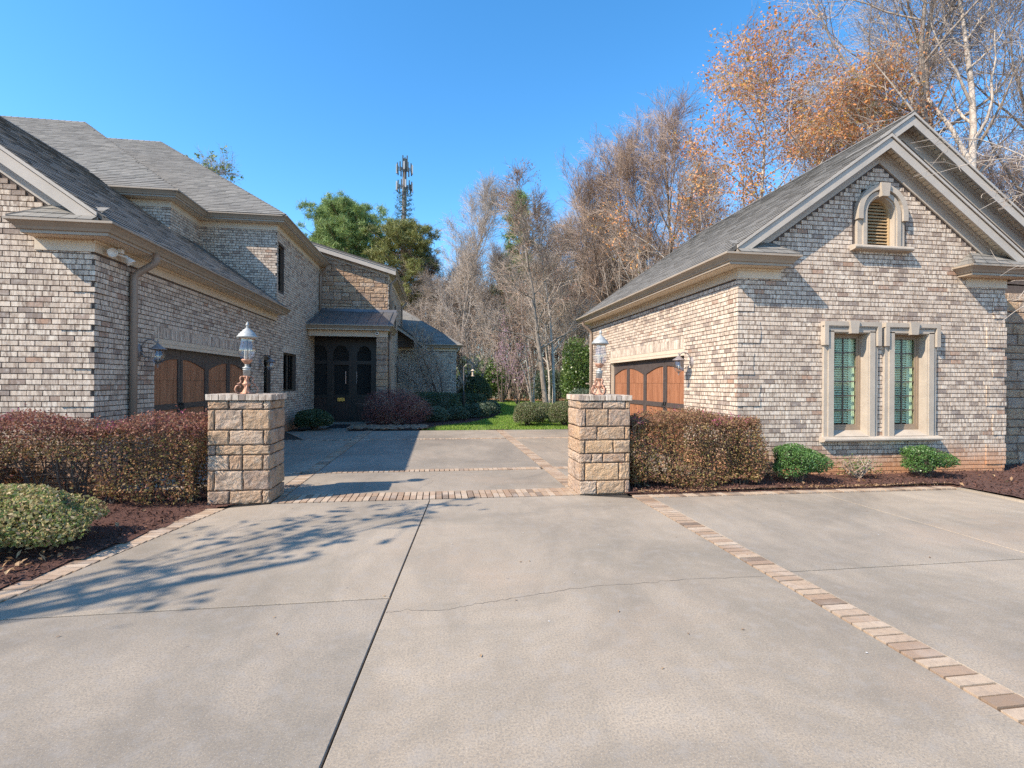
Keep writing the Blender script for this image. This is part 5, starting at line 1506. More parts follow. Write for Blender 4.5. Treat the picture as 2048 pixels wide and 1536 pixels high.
def shrub(name, c, h, label, mats, n, size, seed, group=None, cat='shrub', shell=.35, amp=.05, power=2.0, zmin=-.6, stem=True, asp=.55, bark='darkbark', tn=8):
    rg = np.random.default_rng(seed)
    t = thing(name, label, cat, (c[0], c[1], 0), group)
    P, N, dep = ell_points(rg, n, c, h, shell, amp, 10, zmin, power)
    P[:, 2] = np.maximum(P[:, 2], .03)
    V, F = leaf_quads(P, size, rg, N, asp, .35); MB().add(V, F).build('foliage', M[mats], t, kind='stuff')
    if stem:
        k = 26; d = rg.normal(size=(k, 3)); d[:, 2] = np.abs(d[:, 2]) * .7 + .25; d /= np.linalg.norm(d, axis=1, keepdims=True)
        tops = np.array(c) + d * np.array(h) * .85
        SP, SR = stems(rg, [(c[0], c[1], .0)], k, tops, .012, .004, .03)
        kk = k * tn; i = rg.integers(0, k, kk); f = .3 + .7 * rg.random(kk); st = SP[i, 1] * (1 - f)[:, None] + SP[i, 3] * f[:, None]; dd = rg.normal(size=(kk, 3)) * np.array(h) * .16
        MB().tubes(SP, SR, 5).tubes(np.stack([st, st + dd * .6, st + dd], 1), np.repeat([[.004, .003, .0015]], kk, 0), 3).build('stems', M[bark], t)
    return t
shrub('shrub', (-3.98, 5.32, .29), (.66, .52, .31), 'low tan and green shrub at the driveway edge in front of the purple hedge', 'abelia', 21000, .018, 71, shell=.6, amp=.16, power=2.6)
shrub('shrub', (-5.6, 6.35, .42), (.35, .3, .40), 'small yellow green shrub against the far left of the purple hedge', 'holly', 2600, .022, 72, shell=.9)
shrub('boxwood', (5.72, 7.25, .36), (.43, .34, .30), 'rounded green boxwood just right of the bronze hedge', 'box', 11000, .0145, 73, 'small boxwoods along the garage wall', 'boxwood', .45, .15)
shrub('boxwood', (8.25, 7.40, .33), (.42, .32, .25), 'smaller flattened green boxwood under the second garage window', 'box', 7500, .0145, 74, 'small boxwoods along the garage wall', 'boxwood', .5, .16)
ts = shrub('shrub', (6.95, 7.42, .22), (.40, .28, .24), 'nearly bare straggly shrub between the two boxwoods', 'holly', 420, .016, 75, shell=1.2, bark='twig')
# plants round the lawn
shrub('clipped_shrub', (3.35, 18.25, .42), (.60, .60, .48), 'round clipped shrub at the lawn corner, farthest from the right pillar', 'ball', 15000, .021, 76, 'round clipped shrubs along the driveway', power=2.1)
shrub('clipped_shrub', (4.70, 18.15, .44), (.66, .6, .50), 'round clipped shrub beside the right pillar edge', 'ball', 15000, .021, 77, 'round clipped shrubs along the driveway', power=2.1)
shrub('clipped_shrub', (4.15, 19.6, .40), (.6, .6, .44), 'round clipped shrub set behind the other two, mostly hidden', 'ball', 9000, .022, 78, 'round clipped shrubs along the driveway', power=2.1)
shrub('boxwood', (-4.0, 17.25, .34), (.62, .6, .36), 'dark green spreading shrub against the house left of the doormat', 'darkleaf', 14000, .022, 79, None, 'boxwood')
shrub('japanese_maple', (-1.45, 18.75, .60), (1.25, .95, .78), 'weeping red lace leaf maple mound before the portico column', 'maple', 15000, .034, 80, None, 'maple', .65, .09, zmin=-.75, asp=.2, bark='redtwig', tn=45)
rows = [((-.35, 21.3, .45), (.95, .6, .52), 'darkleaf'), ((1.35, 23.6, .42), (.8, .6, .46), 'darkleaf')]
shrub('evergreen_shrub', (-.35, 22.0, .55), (1.35, .7, .62), 'tall clipped dark hedge shrub right behind the red maple', 'darkleaf', 15000, .026, 81, None, 'shrub', power=5.0)
shrub('evergreen_shrub', (1.55, 25.3, .50), (.95, .7, .55), 'clipped dark hedge shrub behind the bird feeder pole', 'darkleaf', 9000, .028, 82, None, 'shrub', power=4.0)
for i, (x, y, w, hh, lb) in enumerate(((-.05, 20.1, .55, .36, 'low grey green shrub at the lawn edge next to the red maple'), (.85, 21.0, .5, .34, 'low grey green shrub directly left of the feeder pole base'), (1.85, 22.0, .5, .40, 'low grey green shrub just right of the feeder pole'), (2.35, 23.6, .5, .42, 'grey green shrub at the outer tip of the planting bed'), (1.25, 22.7, .5, .36, 'grey green shrub behind the feeder pole base'), (2.75, 25.4, .45, .40, 'farthest grey green shrub at the lawn, beyond the others'))):
    shrub('low_shrub', (x, y, hh * .8), (w, w, hh), lb, 'greyleaf', 5500, .026, 90 + i, 'low shrubs edging the lawn bed')
shrub('evergreen_shrub', (2.0, 29.8, 1.05), (1.2, 1.1, 1.15), 'big round dark holly at the corner of the far wing', 'darkleaf', 15000, .035, 83, None, 'holly')

# bird feeder pole
bf = thing('bird_feeder', 'bird feeder pole with baffle and small hanging feeder in the far bed', 'bird feeder', (1.18, 22.6, 0))
MB().tubes([[1.18, 22.6, 0], [1.18, 22.6, 2.3]], [[.016, .016]], 8).tubes([[1.18, 22.6, 2.28], [1.3, 22.6, 2.42], [1.5, 22.6, 2.42], [1.58, 22.6, 2.25]], [[.012] * 4], 6).build('pole', M['bronze'], bf)
MB().lathe([(.07, .55), (.075, 1.05), (.03, 1.2)], (1.18, 22.6, 0), 14).build('baffle', M['iron'], bf); MB().lathe([(0, 2.2), (.10, 2.12), (.04, 2.1), (.04, 1.9), (.09, 1.88), (0, 1.87)], (1.58, 22.6, 0), 12).build('feeder', M['cream'], bf)

# ================================================================== TREES
def rot_about(v, axis, ang):
    axis = axis / (np.linalg.norm(axis, axis=-1, keepdims=True) + 1e-9); c, s = np.cos(ang)[..., None], np.sin(ang)[..., None]
    return v * c + np.cross(axis, v) * s + axis * (axis * v).sum(-1, keepdims=True) * (1 - c)
def grow(seed, H, r0, lean=(0, 0), first=.25, nl=14, limb=.42, ang=45, up=.12, wob=.06, nsub=7, n3=7, n4=6, tw=(.020, .008, .005), fork=None, subratio=.45, crook=.10, l3=.16, l4=.09, limb_fn=None, droop=0.0):
    """returns polylines: trunk/limbs (list of (P, R)) and arrays of twigs (level 3, 4) in local coordinates"""
    rg = np.random.default_rng(seed)
    big = []
    def poly(p, d, L, ra, rb, n, wobble, up_):
        P = [np.array(p, float)]; d = np.array(d, float)
        for i in range(n):
            d = d + rg.normal(size=3) * wobble + np.array([0, 0, up_ / n]); d /= np.linalg.norm(d); P.append(P[-1] + d * L / n)
        return np.array(P), np.linspace(ra, rb, n + 1)
    T, TR = poly((0, 0, -.1), (lean[0], lean[1], 1), H, r0, r0 * .12, 12, wob, .2)
    TR = r0 * (1 - np.linspace(0, 1, 13) * .88); TR[0] *= 1.35
    trunks = [(T, TR)]
    if fork:
        k = int(12 * fork); d = T[k + 1] - T[k]; a = rg.random() * 6.28
        d2 = d / np.linalg.norm(d) + np.array([math.cos(a), math.sin(a), 0]) * .45
        trunks.append(poly(T[k], d2, H * (1 - fork) * .95, TR[k] * .75, .02, 9, wob, .5))
    big += trunks
    limbs = []
    for P, Rr in trunks:
        m = nl if P is T else nl // 2
        for i in range(m):
            f = first + (1 - first) * ((i + rg.random()) / m) if P is T else .15 + .85 * (i + rg.random()) / m
            x = f * (len(P) - 1); k = min(int(x), len(P) - 2); p = P[k] + (P[k + 1] - P[k]) * (x - k); r = np.interp(x, range(len(P)), Rr)
            ax = (P[k + 1] - P[k]); ax /= np.linalg.norm(ax)
            a = i * 2.4 + rg.random() * .9; side = np.array([math.cos(a), math.sin(a), 0])
            th = R(ang) * (1.15 - .5 * f) * (.8 + .4 * rg.random())
            d = ax * math.cos(th) + side * math.sin(th) + np.array([0, 0, -droop])
            L = H * limb * (1.05 - .75 * (f - first) / (1 - first)) * (.7 + .5 * rg.random())
            if limb_fn: L *= limb_fn(f)
            limbs.append(poly(p, d, L, min(r * .6, max(.012, L * .014)), .006, 7, crook, up * 6))
    big += limbs
    subs = []
    for P, Rr in limbs + [(P[-5:], Rr[-5:]) for P, Rr in trunks]:
        L0 = np.linalg.norm(np.diff(P, axis=0), axis=1).sum()
        for i in range(nsub):
            f = .22 + .75 * (i + rg.random()) / nsub; x = f * (len(P) - 1); k = min(int(x), len(P) - 2); p = P[k] + (P[k + 1] - P[k]) * (x - k)
            ax = P[k + 1] - P[k]; ax /= np.linalg.norm(ax); sd = np.cross(ax, rg.normal(size=3)); sd /= np.linalg.norm(sd)
            d = ax * .75 + sd * .75 + np.array([0, 0, up * 1.5])
            subs.append(poly(p, d, L0 * subratio * (1.15 - .6 * f) * (.7 + .6 * rg.random()), max(tw[0] * .9, Rr[k] * .4), tw[1] * .7, 5, crook, up * 4))
    def twigs(par, n, L, ra, rb, upw, side_w):
        """par (N, K, 3) -> N*n twigs of 4 points"""
        N, K, _ = par.shape
        f = .15 + .83 * (np.arange(n)[None] + rg.random((N, n))) / n
        x = f * (K - 1); k = np.minimum(x.astype(int), K - 2); w = (x - k)[..., None]; ii = np.arange(N)[:, None]
        p = par[ii, k] * (1 - w) + par[ii, k + 1] * w; ax = par[ii, k + 1] - par[ii, k]; ax /= np.linalg.norm(ax, axis=-1, keepdims=True) + 1e-9
        sd = np.cross(ax, rg.normal(size=ax.shape)); sd /= np.linalg.norm(sd, axis=-1, keepdims=True) + 1e-9
        d = ax * .8 + sd * side_w + np.array([0, 0, upw]); d /= np.linalg.norm(d, axis=-1, keepdims=True)
        ln = (L * (.5 + .9 * rg.random((N, n))) * (1.2 - .6 * f))[..., None]
        p1 = p + d * ln * .4; d2 = d + rg.normal(size=d.shape) * .16 + np.array([0, 0, upw * .5]); d2 /= np.linalg.norm(d2, axis=-1, keepdims=True)
        p2 = p1 + d2 * ln * .35; p3 = p2 + (d2 + rg.normal(size=d.shape) * .18) * ln * .3
        P = np.stack([p, p1, p2, p3], 2).reshape(-1, 4, 3)
        return P, np.repeat(np.linspace(ra, rb, 4)[None], len(P), 0)
    S = np.array([p for p, r in subs])
    L3, R3 = twigs(S, n3, H * l3 * .5, tw[1], tw[2], up, .8)
    L4, R4 = twigs(L3, n4, H * l4 * .4, tw[2], tw[2] * .55, up, .75) if n4 else (np.zeros((0, 4, 3)), np.zeros((0, 4)))
    return dict(big=big, subs=subs, L3=L3, R3=R3, L4=L4, R4=R4, trunks=trunks, limbs=limbs, rg=rg)
def tree_meshes(g, sides=(8, 5, 3)):
    a = MB()
    nt = len(g['trunks'])
    for P, Rr in g['big'][:nt]: a.tubes(P, Rr, sides[0])
    for P, Rr in g['big'][nt:]: a.tubes(P, Rr, sides[1])
    b = MB()
    S = np.array([p for p, r in g['subs']]); SR = np.array([r for p, r in g['subs']])
    b.tubes(S, SR, 4); b.tubes(g['L3'], g['R3'], 3)
    if len(g['L4']): b.tubes(g['L4'][:, [0, 1, 3]], g['R4'][:, [0, 1, 3]], 3)
    return a, b
def tree(name, g, label, cat, loc, bark, twig, group=None, leaf=None, rz=0.0):
    t = thing(name, label, cat, (0, 0, 0), group)
    a, b = tree_meshes(g)
    a.build('trunk', M[bark], t, smooth=True); b.build('crown', M[twig], t)
    if leaf:
        m, n, size, sp = leaf[:4]
        rg = g['rg']; src = np.vstack([g['L4'].reshape(-1, 3), g['L3'].reshape(-1, 3)]) if len(g['L4']) else g['L3'].reshape(-1, 3)
        if len(leaf) > 4: src = src[leaf[4](src)]
        kc = max(1, n // 16); P = np.repeat(src[rg.integers(0, len(src), kc)], 16, 0); P = P + rg.normal(size=P.shape) * sp * .65
        V, F = leaf_quads(P, size, rg); MB().add(V, F).build('leaves', M[m], t, kind='stuff')
    t.location = loc; t.rotation_euler = (0, 0, rz)
    return t
def at(px, Y, z=0.0):
    r = (px - 1024) / 1000; a = r * _cy + _sy; b = -r * _sy + _cy
    return (a / b * Y, Y, z)

gA = grow(101, 21, .26, first=.24, nl=16, limb=.50, ang=38, up=.14, fork=.3, n3=8, n4=9, tw=(.026, .012, .008), crook=.08)
gB = grow(102, 19.5, .20, first=.22, nl=20, limb=.33, ang=32, up=.16, nsub=6, n3=7, n4=9, tw=(.022, .010, .007), crook=.07)
gC = grow(103, 17, .17, first=.2, nl=16, limb=.42, ang=52, up=.05, n3=8, n4=9, tw=(.024, .011, .007), crook=.13)
gD = grow(104, 28, .42, first=.30, nl=15, limb=.36, ang=58, up=.08, fork=.45, n3=6, n4=5, tw=(.026, .012, .008), crook=.15, lean=(.03, 0))
gE = grow(105, 26, .30, lean=(.16, .03), first=.42, nl=12, limb=.33, ang=55, up=.10, fork=.55, n3=6, n4=5, tw=(.024, .011, .008), crook=.15, wob=.05)
gO = grow(106, 20, .22, lean=(-.03, 0), first=.26, nl=18, limb=.50, ang=62, up=.05, fork=.4, n3=7, n4=5, tw=(.024, .010, .006), crook=.16, wob=.10)
gO2 = grow(107, 26, .27, lean=(.02, 0), first=.34, nl=14, limb=.32, ang=60, up=.06, fork=.5, n3=6, n4=5, tw=(.024, .010, .007), crook=.15, wob=.09)
WG = 'bare trees of the wood behind the lawn'
gA_s = .74
tA = tree('bare_tree', gA, 'big vase shaped bare tree with dark limbs, left of the garage roof', 'tree', at(1228, 38), 'darkbark', 'redtwig', WG)
tA.scale = (.84,) * 3
tB = tree('bare_tree', gB, 'tall slender pale bare tree with pointed top, right of the cell tower', 'tree', at(925, 47), 'bark', 'paletwig', WG)
tB.scale = (1.12,) * 3
tC = tree('bare_tree', gC, 'broad brown bare tree with white limbs above the far lawn', 'tree', at(1150, 42), 'palebark', 'greytwig', WG)
tD = tree('bare_tree', gD, 'thick straight trunk rising out of the frame behind the garage ridge', 'tree', at(1850, 22), 'bark', 'greytwig', WG)
tE = tree('bare_tree', gE, 'pale leaning trunk at the far right behind the garage gable', 'tree', at(1930, 20), 'palebark', 'greytwig', WG)
tO = tree('oak_tree', gO, 'white stemmed oak holding russet leaves above the garage roof', 'tree', at(1500, 27), 'palebark', 'twig', None, ('oakleaf', 17000, .08, .42))
tO2 = tree('oak_tree', gO2, 'taller russet leaved oak reaching the top of the frame', 'tree', at(1650, 29), 'palebark', 'greytwig', None, ('oakleaf', 5200, .08, .4, lambda s: (s[:, 2] < 20) & (s[:, 0] < 1.2)))
for src, px, Y, sc, lb in ((tA, 1330, 34, .86, 'bare tree with upright twigs touching the russet oak'), (tB, 1275, 44, .95, 'tall bare tree behind the big vase shaped tree'), (tC, 1085, 52, 1.05, 'brown bare tree just right of the dark cedar'),
                           (tB, 585, 58, .95, 'grey bare tree peeking over the house roof beside the pines'), (tA, 985, 58, .58, 'bare tree between the slender pale tree and the dark cedar'), (tC, 870, 55, .85, 'bare tree at the foot of the olive pine'),
                           (tD, 2040, 27, 1.0, 'bare tree at the extreme right edge of the picture'), (tE, 1740, 34, .9, 'bare tree between oak and thick straight trunk'), (tB, 1400, 38, 1.1, 'bare tree behind the russet oak on its left side'), (tA, 1960, 33, .9, 'bare tree behind the pale leaning trunk')):
    copy_tree(src, at(px, Y), random.random() * 6.28, sc, lb)
rg = np.random.default_rng(77)
def wood_copy(px, Y, k, sc, lb):
    src = (tA, tB, tC, tC, tB)[k % 5]; sc = sc * (.72 if src is tA else .88)
    copy_tree(src, at(px, Y), rg.random() * 6.28, sc * (.85 + .3 * rg.random()), lb)
k = 0
for px in np.linspace(812, 1120, 32): wood_copy(px + rg.normal() * 10, 47 + 28 * rg.random(), k, .84, 'brown bare tree in the wood between the far wing and the big vase shaped tree'); k += 1
for px in np.linspace(1100, 1560, 26): wood_copy(px + rg.normal() * 12, 42 + 28 * rg.random(), k, .90, 'brown bare tree in the wood behind the garage gutter and roof'); k += 1
for px in np.linspace(1120, 1290, 7): wood_copy(px + rg.normal() * 10, 36 + 6 * rg.random(), k, .70, 'brown bare tree at the near edge of the wood left of the garage'); k += 1
for px in np.linspace(1540, 2080, 13): wood_copy(px + rg.normal() * 14, 34 + 24 * rg.random(), k, .95, 'brown bare tree behind the garage gable'); k += 1
# whip thin pale stems beside the garage roof
def whips(seed, n, H, r, spread, n3, tw):
    rgw = np.random.default_rng(seed); P = []
    for i in range(n):
        a = rgw.random() * 6.28; d = np.array([math.cos(a) * spread * rgw.random(), math.sin(a) * spread * rgw.random(), 1.0]); p = np.array([math.cos(a), math.sin(a), 0]) * .15 * rgw.random(); L = H * (.65 + .4 * rgw.random()); pts = [p]
        for j in range(9):
            d = d + rgw.normal(size=3) * .07; d /= np.linalg.norm(d); pts.append(pts[-1] + d * L / 9)
        P.append(pts)
    P = np.array(P); Rr = np.repeat(np.linspace(r, .006, 10)[None], n, 0)
    f = .3 + .68 * rgw.random((n, n3)); x = f * 9; k_ = np.minimum(x.astype(int), 8); w = (x - k_)[..., None]; ii = np.arange(n)[:, None]
    st = P[ii, k_] * (1 - w) + P[ii, k_ + 1] * w; d = rgw.normal(size=st.shape) * np.array([.45, .45, .25]) + np.array([0, 0, .65]); d *= (H * .13 * (.4 + .8 * rgw.random((n, n3))))[..., None]
    b = st + d * .5; c = st + d + rgw.normal(size=d.shape) * .1
    Q = np.stack([st, b, c], 2).reshape(-1, 3, 3)
    m_ = 6; N = len(Q); g_ = .3 + .7 * rgw.random((N, m_, 1)); s2 = Q[:, None, 0] * (1 - g_) + Q[:, None, 2] * g_; d2 = rgw.normal(size=s2.shape) * .5 + np.array([0, 0, .6]); d2 *= H * .035
    Q2 = np.stack([s2, s2 + d2 * .5, s2 + d2], 2).reshape(-1, 3, 3)
    return P, Rr, Q, Q2
def whip_tree(name, seed, n, H, r, spread, n3, label, loc, bark, twig, group=None, leaf=None, tw=(.008, .005)):
    P, Rr, Q, Q2 = whips(seed, n, H, r, spread, n3, tw)
    t = thing(name, label, 'tree', (0, 0, 0), group)
    MB().tubes(P, Rr, 6).build('trunk', M[bark], t, smooth=True)
    MB().tubes(Q, np.repeat([[tw[0], tw[0] * .8, tw[1]]], len(Q), 0), 3).tubes(Q2, np.repeat([[tw[1], tw[1] * .8, tw[1] * .5]], len(Q2), 0), 3).build('crown', M[twig], t)
    if leaf:
        m, nn, size, sp = leaf; rgl = np.random.default_rng(seed + 1); src = np.vstack([Q.reshape(-1, 3), Q2.reshape(-1, 3)]); pp = src[rgl.integers(0, len(src), nn)] + rgl.normal(size=(nn, 3)) * sp
        V, F = leaf_quads(pp, size, rgl); MB().add(V, F).build('leaves', M[m], t, kind='stuff')
    t.location = loc
    return t
w1 = whip_tree('bare_sapling', 201, 9, 13, .06, .35, 12, 'clump of pale whip like saplings rising beside the garage roof', at(1395, 28), 'palebark', 'paletwig', 'pale saplings behind the garage roof')
for px, Y, sc, lb in ((1330, 31, .95, 'pale saplings left of the whip like clump by the garage roof'), (1460, 30, 1.0, 'pale saplings in front of the white stemmed oak'), (1265, 33, .9, 'pale saplings above the end of the garage gutter')):
    copy_tree(w1, at(px, Y), rg.random() * 6, sc, lb)
# understorey round the lawn
whip_tree('dogwood', 211, 6, 4.8, .05, .75, 60, 'small bare dogwood with flat pale twigs against the far wing wall', at(888, 25.2), 'darkbark', 'paletwig', None, ('bud', 900, .03, .06), (.010, .006))
w2 = whip_tree('crape_myrtle', 212, 9, 7.5, .06, .5, 55, 'bushy pale twigged tree right of the far wing roof', at(945, 31), 'bark', 'paletwig', None, ('bud', 1500, .035, .1), (.010, .006))
whip_tree('young_tree', 213, 5, 8.5, .055, .28, 34, 'slim multi stemmed young tree with reddish buds standing on the lawn', at(1066, 30), 'palebark', 'redtwig', None, ('bud', 1800, .04, .12), (.010, .006))
whip_tree('redbud', 214, 5, 6.5, .06, .6, 18, 'redbud tree with pink haze of flowers at the wood edge', at(1005, 39), 'darkbark', 'greytwig', None, ('pinkbud', 1500, .045, .15), (.010, .006))
whip_tree('redbud', 215, 4, 5.0, .05, .6, 16, 'smaller pinkish redbud right of the larger one, nearer the young tree', at(1035, 36), 'darkbark', 'greytwig', None, ('pinkbud', 700, .04, .12), (.010, .006))
gL = grow(110, 12.5, .17, lean=(-.16, .05), first=.25, nl=13, limb=.36, ang=60, up=.04, n3=7, n4=5, tw=(.022, .010, .007), crook=.14, wob=.06)
tree('bare_tree', gL, 'leaning bare tree with a dark patch low on its trunk at the lawn edge', 'tree', at(1094, 29), 'bark', 'twig', None, ('bud', 2500, .045, .2))
gS = grow(111, 11.5, .11, lean=(0, 0), first=.3, nl=13, limb=.26, ang=50, up=.08, n3=6, n4=5, tw=(.018, .009, .006), wob=.04)
tree('bare_tree', gS, 'thin straight bare tree just right of the leaning one at the lawn edge', 'tree', at(1108, 29.6), 'palebark', 'twig', None, ('bud', 1500, .04, .2))
def leafy(name, loc, h, label, m, n, size, seed, cat='bush', shell=.7, power=2.0):
    return shrub(name, (loc[0], loc[1], h[2] * .9), h, label, m, n, size, seed, None, cat, shell, .10, power, -.8)
leafy('evergreen_bush', at(962, 41), (2.3, 1.8, 2.1), 'bright green broadleaf bush at the wood edge behind the feeder', 'holly', 9000, .085, 120)
leafy('evergreen_bush', at(1158, 35), (1.5, 1.5, 2.7), 'tall green evergreen bush left of the garage downspout', 'holly', 9000, .075, 121)
leafy('evergreen_bush', at(1112, 41), (2.4, 1.6, 1.5), 'low olive green bush behind the lawn trees', 'greyleaf', 7000, .075, 122)
leafy('evergreen_bush', at(1165, 27), (.9, .8, .7), 'small grey green bush at the right lawn corner behind clipped shrubs', 'greyleaf', 4500, .045, 123)
# brush and litter of the wood: one mass nobody could count
n = 2600
px = 760 + rg.random(n) * 560; Y = 46 + rg.random(n) * 34
xy = np.array([at(a, b)[:2] for a, b in zip(px, Y)]); Hh = 2 + 7 * rg.random(n) ** 1.4
d = np.column_stack([rg.normal(size=(n, 2)) * .16, np.ones(n)]) * Hh[:, None]; b0 = np.column_stack([xy, np.full(n, -.1)])
P = np.stack([b0, b0 + d * .4 + rg.normal(size=(n, 3)) * .12, b0 + d * .75 + rg.normal(size=(n, 3)) * .2, b0 + d], 1)
mb = MB().tubes(P, np.repeat([[.035, .026, .016, .007]], n, 0), 4)
k = n * 9; i = rg.integers(0, n, k); f = (.2 + .8 * rg.random(k))[:, None]; st = b0[i] + d[i] * f; dd = rg.normal(size=(k, 3)) * .75 + np.array([0, 0, .5])
mb.tubes(np.stack([st, st + dd * .5, st + dd], 1), np.repeat([[.014, .010, .006]], k, 0), 3)
tag(mb.build('woodland_brush', M['twig'], kind='stuff'), 'tangle of bare brown saplings filling the wood behind the lawn', 'brush')
n = 15000
px = 760 + rg.random(n) * 600; Y = 45 + rg.random(n) * 30
P = np.array([at(a, b)[:2] for a, b in zip(px, Y)]); P = np.column_stack([P, .2 + 3.2 * rg.random(n) ** 2])
V, F = leaf_quads(P, .13, rg); tag(MB().add(V, F).build('undergrowth', M['greyleaf'], kind='stuff'), 'dull green undergrowth low among the bare saplings of the wood', 'undergrowth')
V, F = leaf_quads(np.column_stack([np.array([at(a, b)[:2] for a, b in zip(860 + rg.random(5000) * 330, 41 + rg.random(5000) * 12)]), np.full(5000, -.03) + .08 * rg.random(5000)]), .10, rg)
tag(MB().add(V, F).build('leaf_litter', M['litter'], kind='stuff'), 'rust brown leaf litter along the wood edge behind the lawn', 'leaf litter')

# pines
def pine(name, seed, H, r0, crown0, width, label, loc, nm, n_tuft=420, tuft=90, shape=1.0, needle=.46, bark='pinebark'):
    rgp = np.random.default_rng(seed)
    t = thing(name, label, 'tree', (0, 0, 0))
    T = np.column_stack([np.cumsum(rgp.normal(size=13) * .10), np.cumsum(rgp.normal(size=13) * .10), np.linspace(-.1, H, 13)])
    mb = MB().tubes(T, r0 * (1 - np.linspace(0, 1, 13) * .93), 8)
    tips = []; br = []
    nb = n_tuft // 7
    for i in range(nb):
        f = crown0 + (1 - crown0) * (i + rgp.random()) / nb; z = H * f
        c = np.array([np.interp(z, T[:, 2], T[:, 0]), np.interp(z, T[:, 2], T[:, 1]), z])
        g_ = (f - crown0) / (1 - crown0)
        prof = (1 - g_) ** .55 * (min(1, g_ * 4 + .35)) if shape == 1.0 else math.sqrt(max(0.02, 1 - (2 * g_ - .9) ** 2)) 
        L = width * prof * (.65 + .55 * rgp.random()) + .3
        a = i * 2.4 + rgp.random(); dv = np.array([math.cos(a), math.sin(a), .30 + .25 * g_])
        p1 = c + dv * L * .5; p2 = c + dv * L + np.array([0, 0, L * .12])
        br.append([c, p1, p2])
        for j in range(7):
            q = .35 + .65 * rgp.random(); tips.append(c + (p2 - c) * q + rgp.normal(size=3) * np.array([.32, .32, .22]) * (.5 + L * .18))
    mb.tubes(np.array(br), np.repeat([[.06, .04, .015]], len(br), 0), 4).build('trunk', M[bark], t, smooth=True)
    tips = np.array(tips); N = len(tips)
    P = np.repeat(tips, tuft, 0); d = rgp.normal(size=(N * tuft, 3)); d[:, 2] += .45; d /= np.linalg.norm(d, axis=1, keepdims=True)
    ln = needle * (.6 + .7 * rgp.random((N * tuft, 1))); sd = np.cross(d, rgp.normal(size=d.shape)); sd /= np.linalg.norm(sd, axis=1, keepdims=True) + 1e-9
    s0 = P + d * ln * .05 + rgp.normal(size=P.shape) * np.array([.20, .20, .13])
    V = np.stack([s0 - sd * .026, s0 + sd * .026, s0 + d * ln], 1)
    MB().add(V.reshape(-1, 3), np.arange(3 * N * tuft).reshape(-1, 3)).build('needles', M[nm], t, kind='stuff')
    t.location = loc
    return t
pine('pine_tree', 301, 21.8, .30, .40, 4.7, 'broad dense green pine above the stone gable', at(704, 60), 'needle', 1300, 110, 1.5)
pine('pine_tree', 302, 23.8, .28, .5, 3.0, 'taller open pine directly left of the dense one', at(655, 66), 'needle', 420, 100)
pine('pine_tree', 303, 18.4, .26, .5, 3.9, 'olive green round topped pine standing under the cell tower', at(818, 56), 'needle2', 560, 100, 2.0)
pine('pine_tree', 304, 20.5, .24, .35, 2.0, 'narrow dark cedar in the wood right of the slender pale tree', at(1038, 50), 'needle', 330, 60)
pine('pine_tree', 305, 30, .28, .62, 3.4, 'olive pine crown behind the russet oaks', at(1728, 45), 'needle2', 330, 60, 2.0)
pine('pine_tree', 306, 19, .24, .35, 2.6, 'green pine low between the house gable and the olive pine', at(770, 64), 'needle2', 300, 60)
# spring green tree tops over the roof
gG = grow(112, 20.5, .24, first=.45, nl=12, limb=.28, ang=48, up=.1, n3=6, n4=4, tw=(.024, .011, .008), wob=.06)
tree('budding_tree', gG, 'tree with fresh yellow green leaves showing over the hipped roof', 'tree', at(437, 52), 'bark', 'greytwig', None, ('spring', 1300, .13, .3))
gG2 = grow(113, 21.5, .24, first=.5, nl=9, limb=.2, ang=45, up=.1, n3=5, n4=4, tw=(.024, .011, .008), wob=.06)
tree('budding_tree', gG2, 'second yellow green tree top peeking over the roof hip, left of the other', 'tree', at(352, 50), 'bark', 'greytwig', None, ('spring', 800, .13, .3))

# cell tower disguised as a pine
tw = thing('cell_tower', 'tall cell tower disguised as a pine with white antenna panels', 'tower', at(805, 110))
tx, ty, _ = at(805, 110)
MB().tubes([[tx, ty, -.2], [tx, ty, 25], [tx + .2, ty, 49.6]], [[.75, .6, .42]], 10).build('pole', M['towerpole'], tw)
rgt = np.random.default_rng(9); Bq = []
for i in range(150):
    z = 20 + 23 * (i / 150); a = i * 2.4; L = 1.5 + .7 * rgt.random(); dv = np.array([math.cos(a), math.sin(a), 0]); b = np.array([tx + .1, ty, z])
    Bq.append([b, b + dv * L * .6 - np.array([0, 0, .5]), b + dv * L + np.array([0, 0, .1])])
Bq = np.array(Bq); mb = MB().tubes(Bq, np.repeat([[.10, .07, .04]], len(Bq), 0), 4)
s0 = np.repeat(Bq[:, 1], 10, 0) * .5 + np.repeat(Bq[:, 2], 10, 0) * .5 + rgt.normal(size=(1500, 3)) * np.array([.35, .35, .12]); dd = rgt.normal(size=(1500, 3)) * .28 + np.array([0, 0, .18])
mb.tubes(np.stack([s0, s0 + dd * .5, s0 + dd], 1), np.repeat([[.05, .035, .02]], 1500, 0), 3).build('branches', M['plasticgreen'], tw)
for lv, zc_ in ((0, 47.4), (1, 43.6)):
    ring = MB()
    for j in range(12):
        a = j * math.pi / 6 + .2 * lv; rr = 1.65; c = np.array([tx + .15 + rr * math.cos(a), ty + rr * math.sin(a), zc_])
        MB().box(c + (-.13, -.1, -.95 + .3 * (j % 2)), c + (.13, .1, 1.0)).build('antenna_panel', M['panel_w' if j % 3 == 0 else 'panel_d'], tw)
        ring.tubes([[tx + .15, ty, zc_], list(c)], [[.06, .06]], 4).box(c + (-.12, .12, -.9), c + (.12, .4, -.2))
    ring.build('antenna_frame', M['panel_d'], tw)
for j in range(3): MB().box((tx + .2 - .5 + j * .45, ty - .5, 46.8), (tx + .45 - .5 + j * .45, ty - .2, 50.2 - .4 * (j % 2))).build('antenna_panel', M['panel_d'], tw)

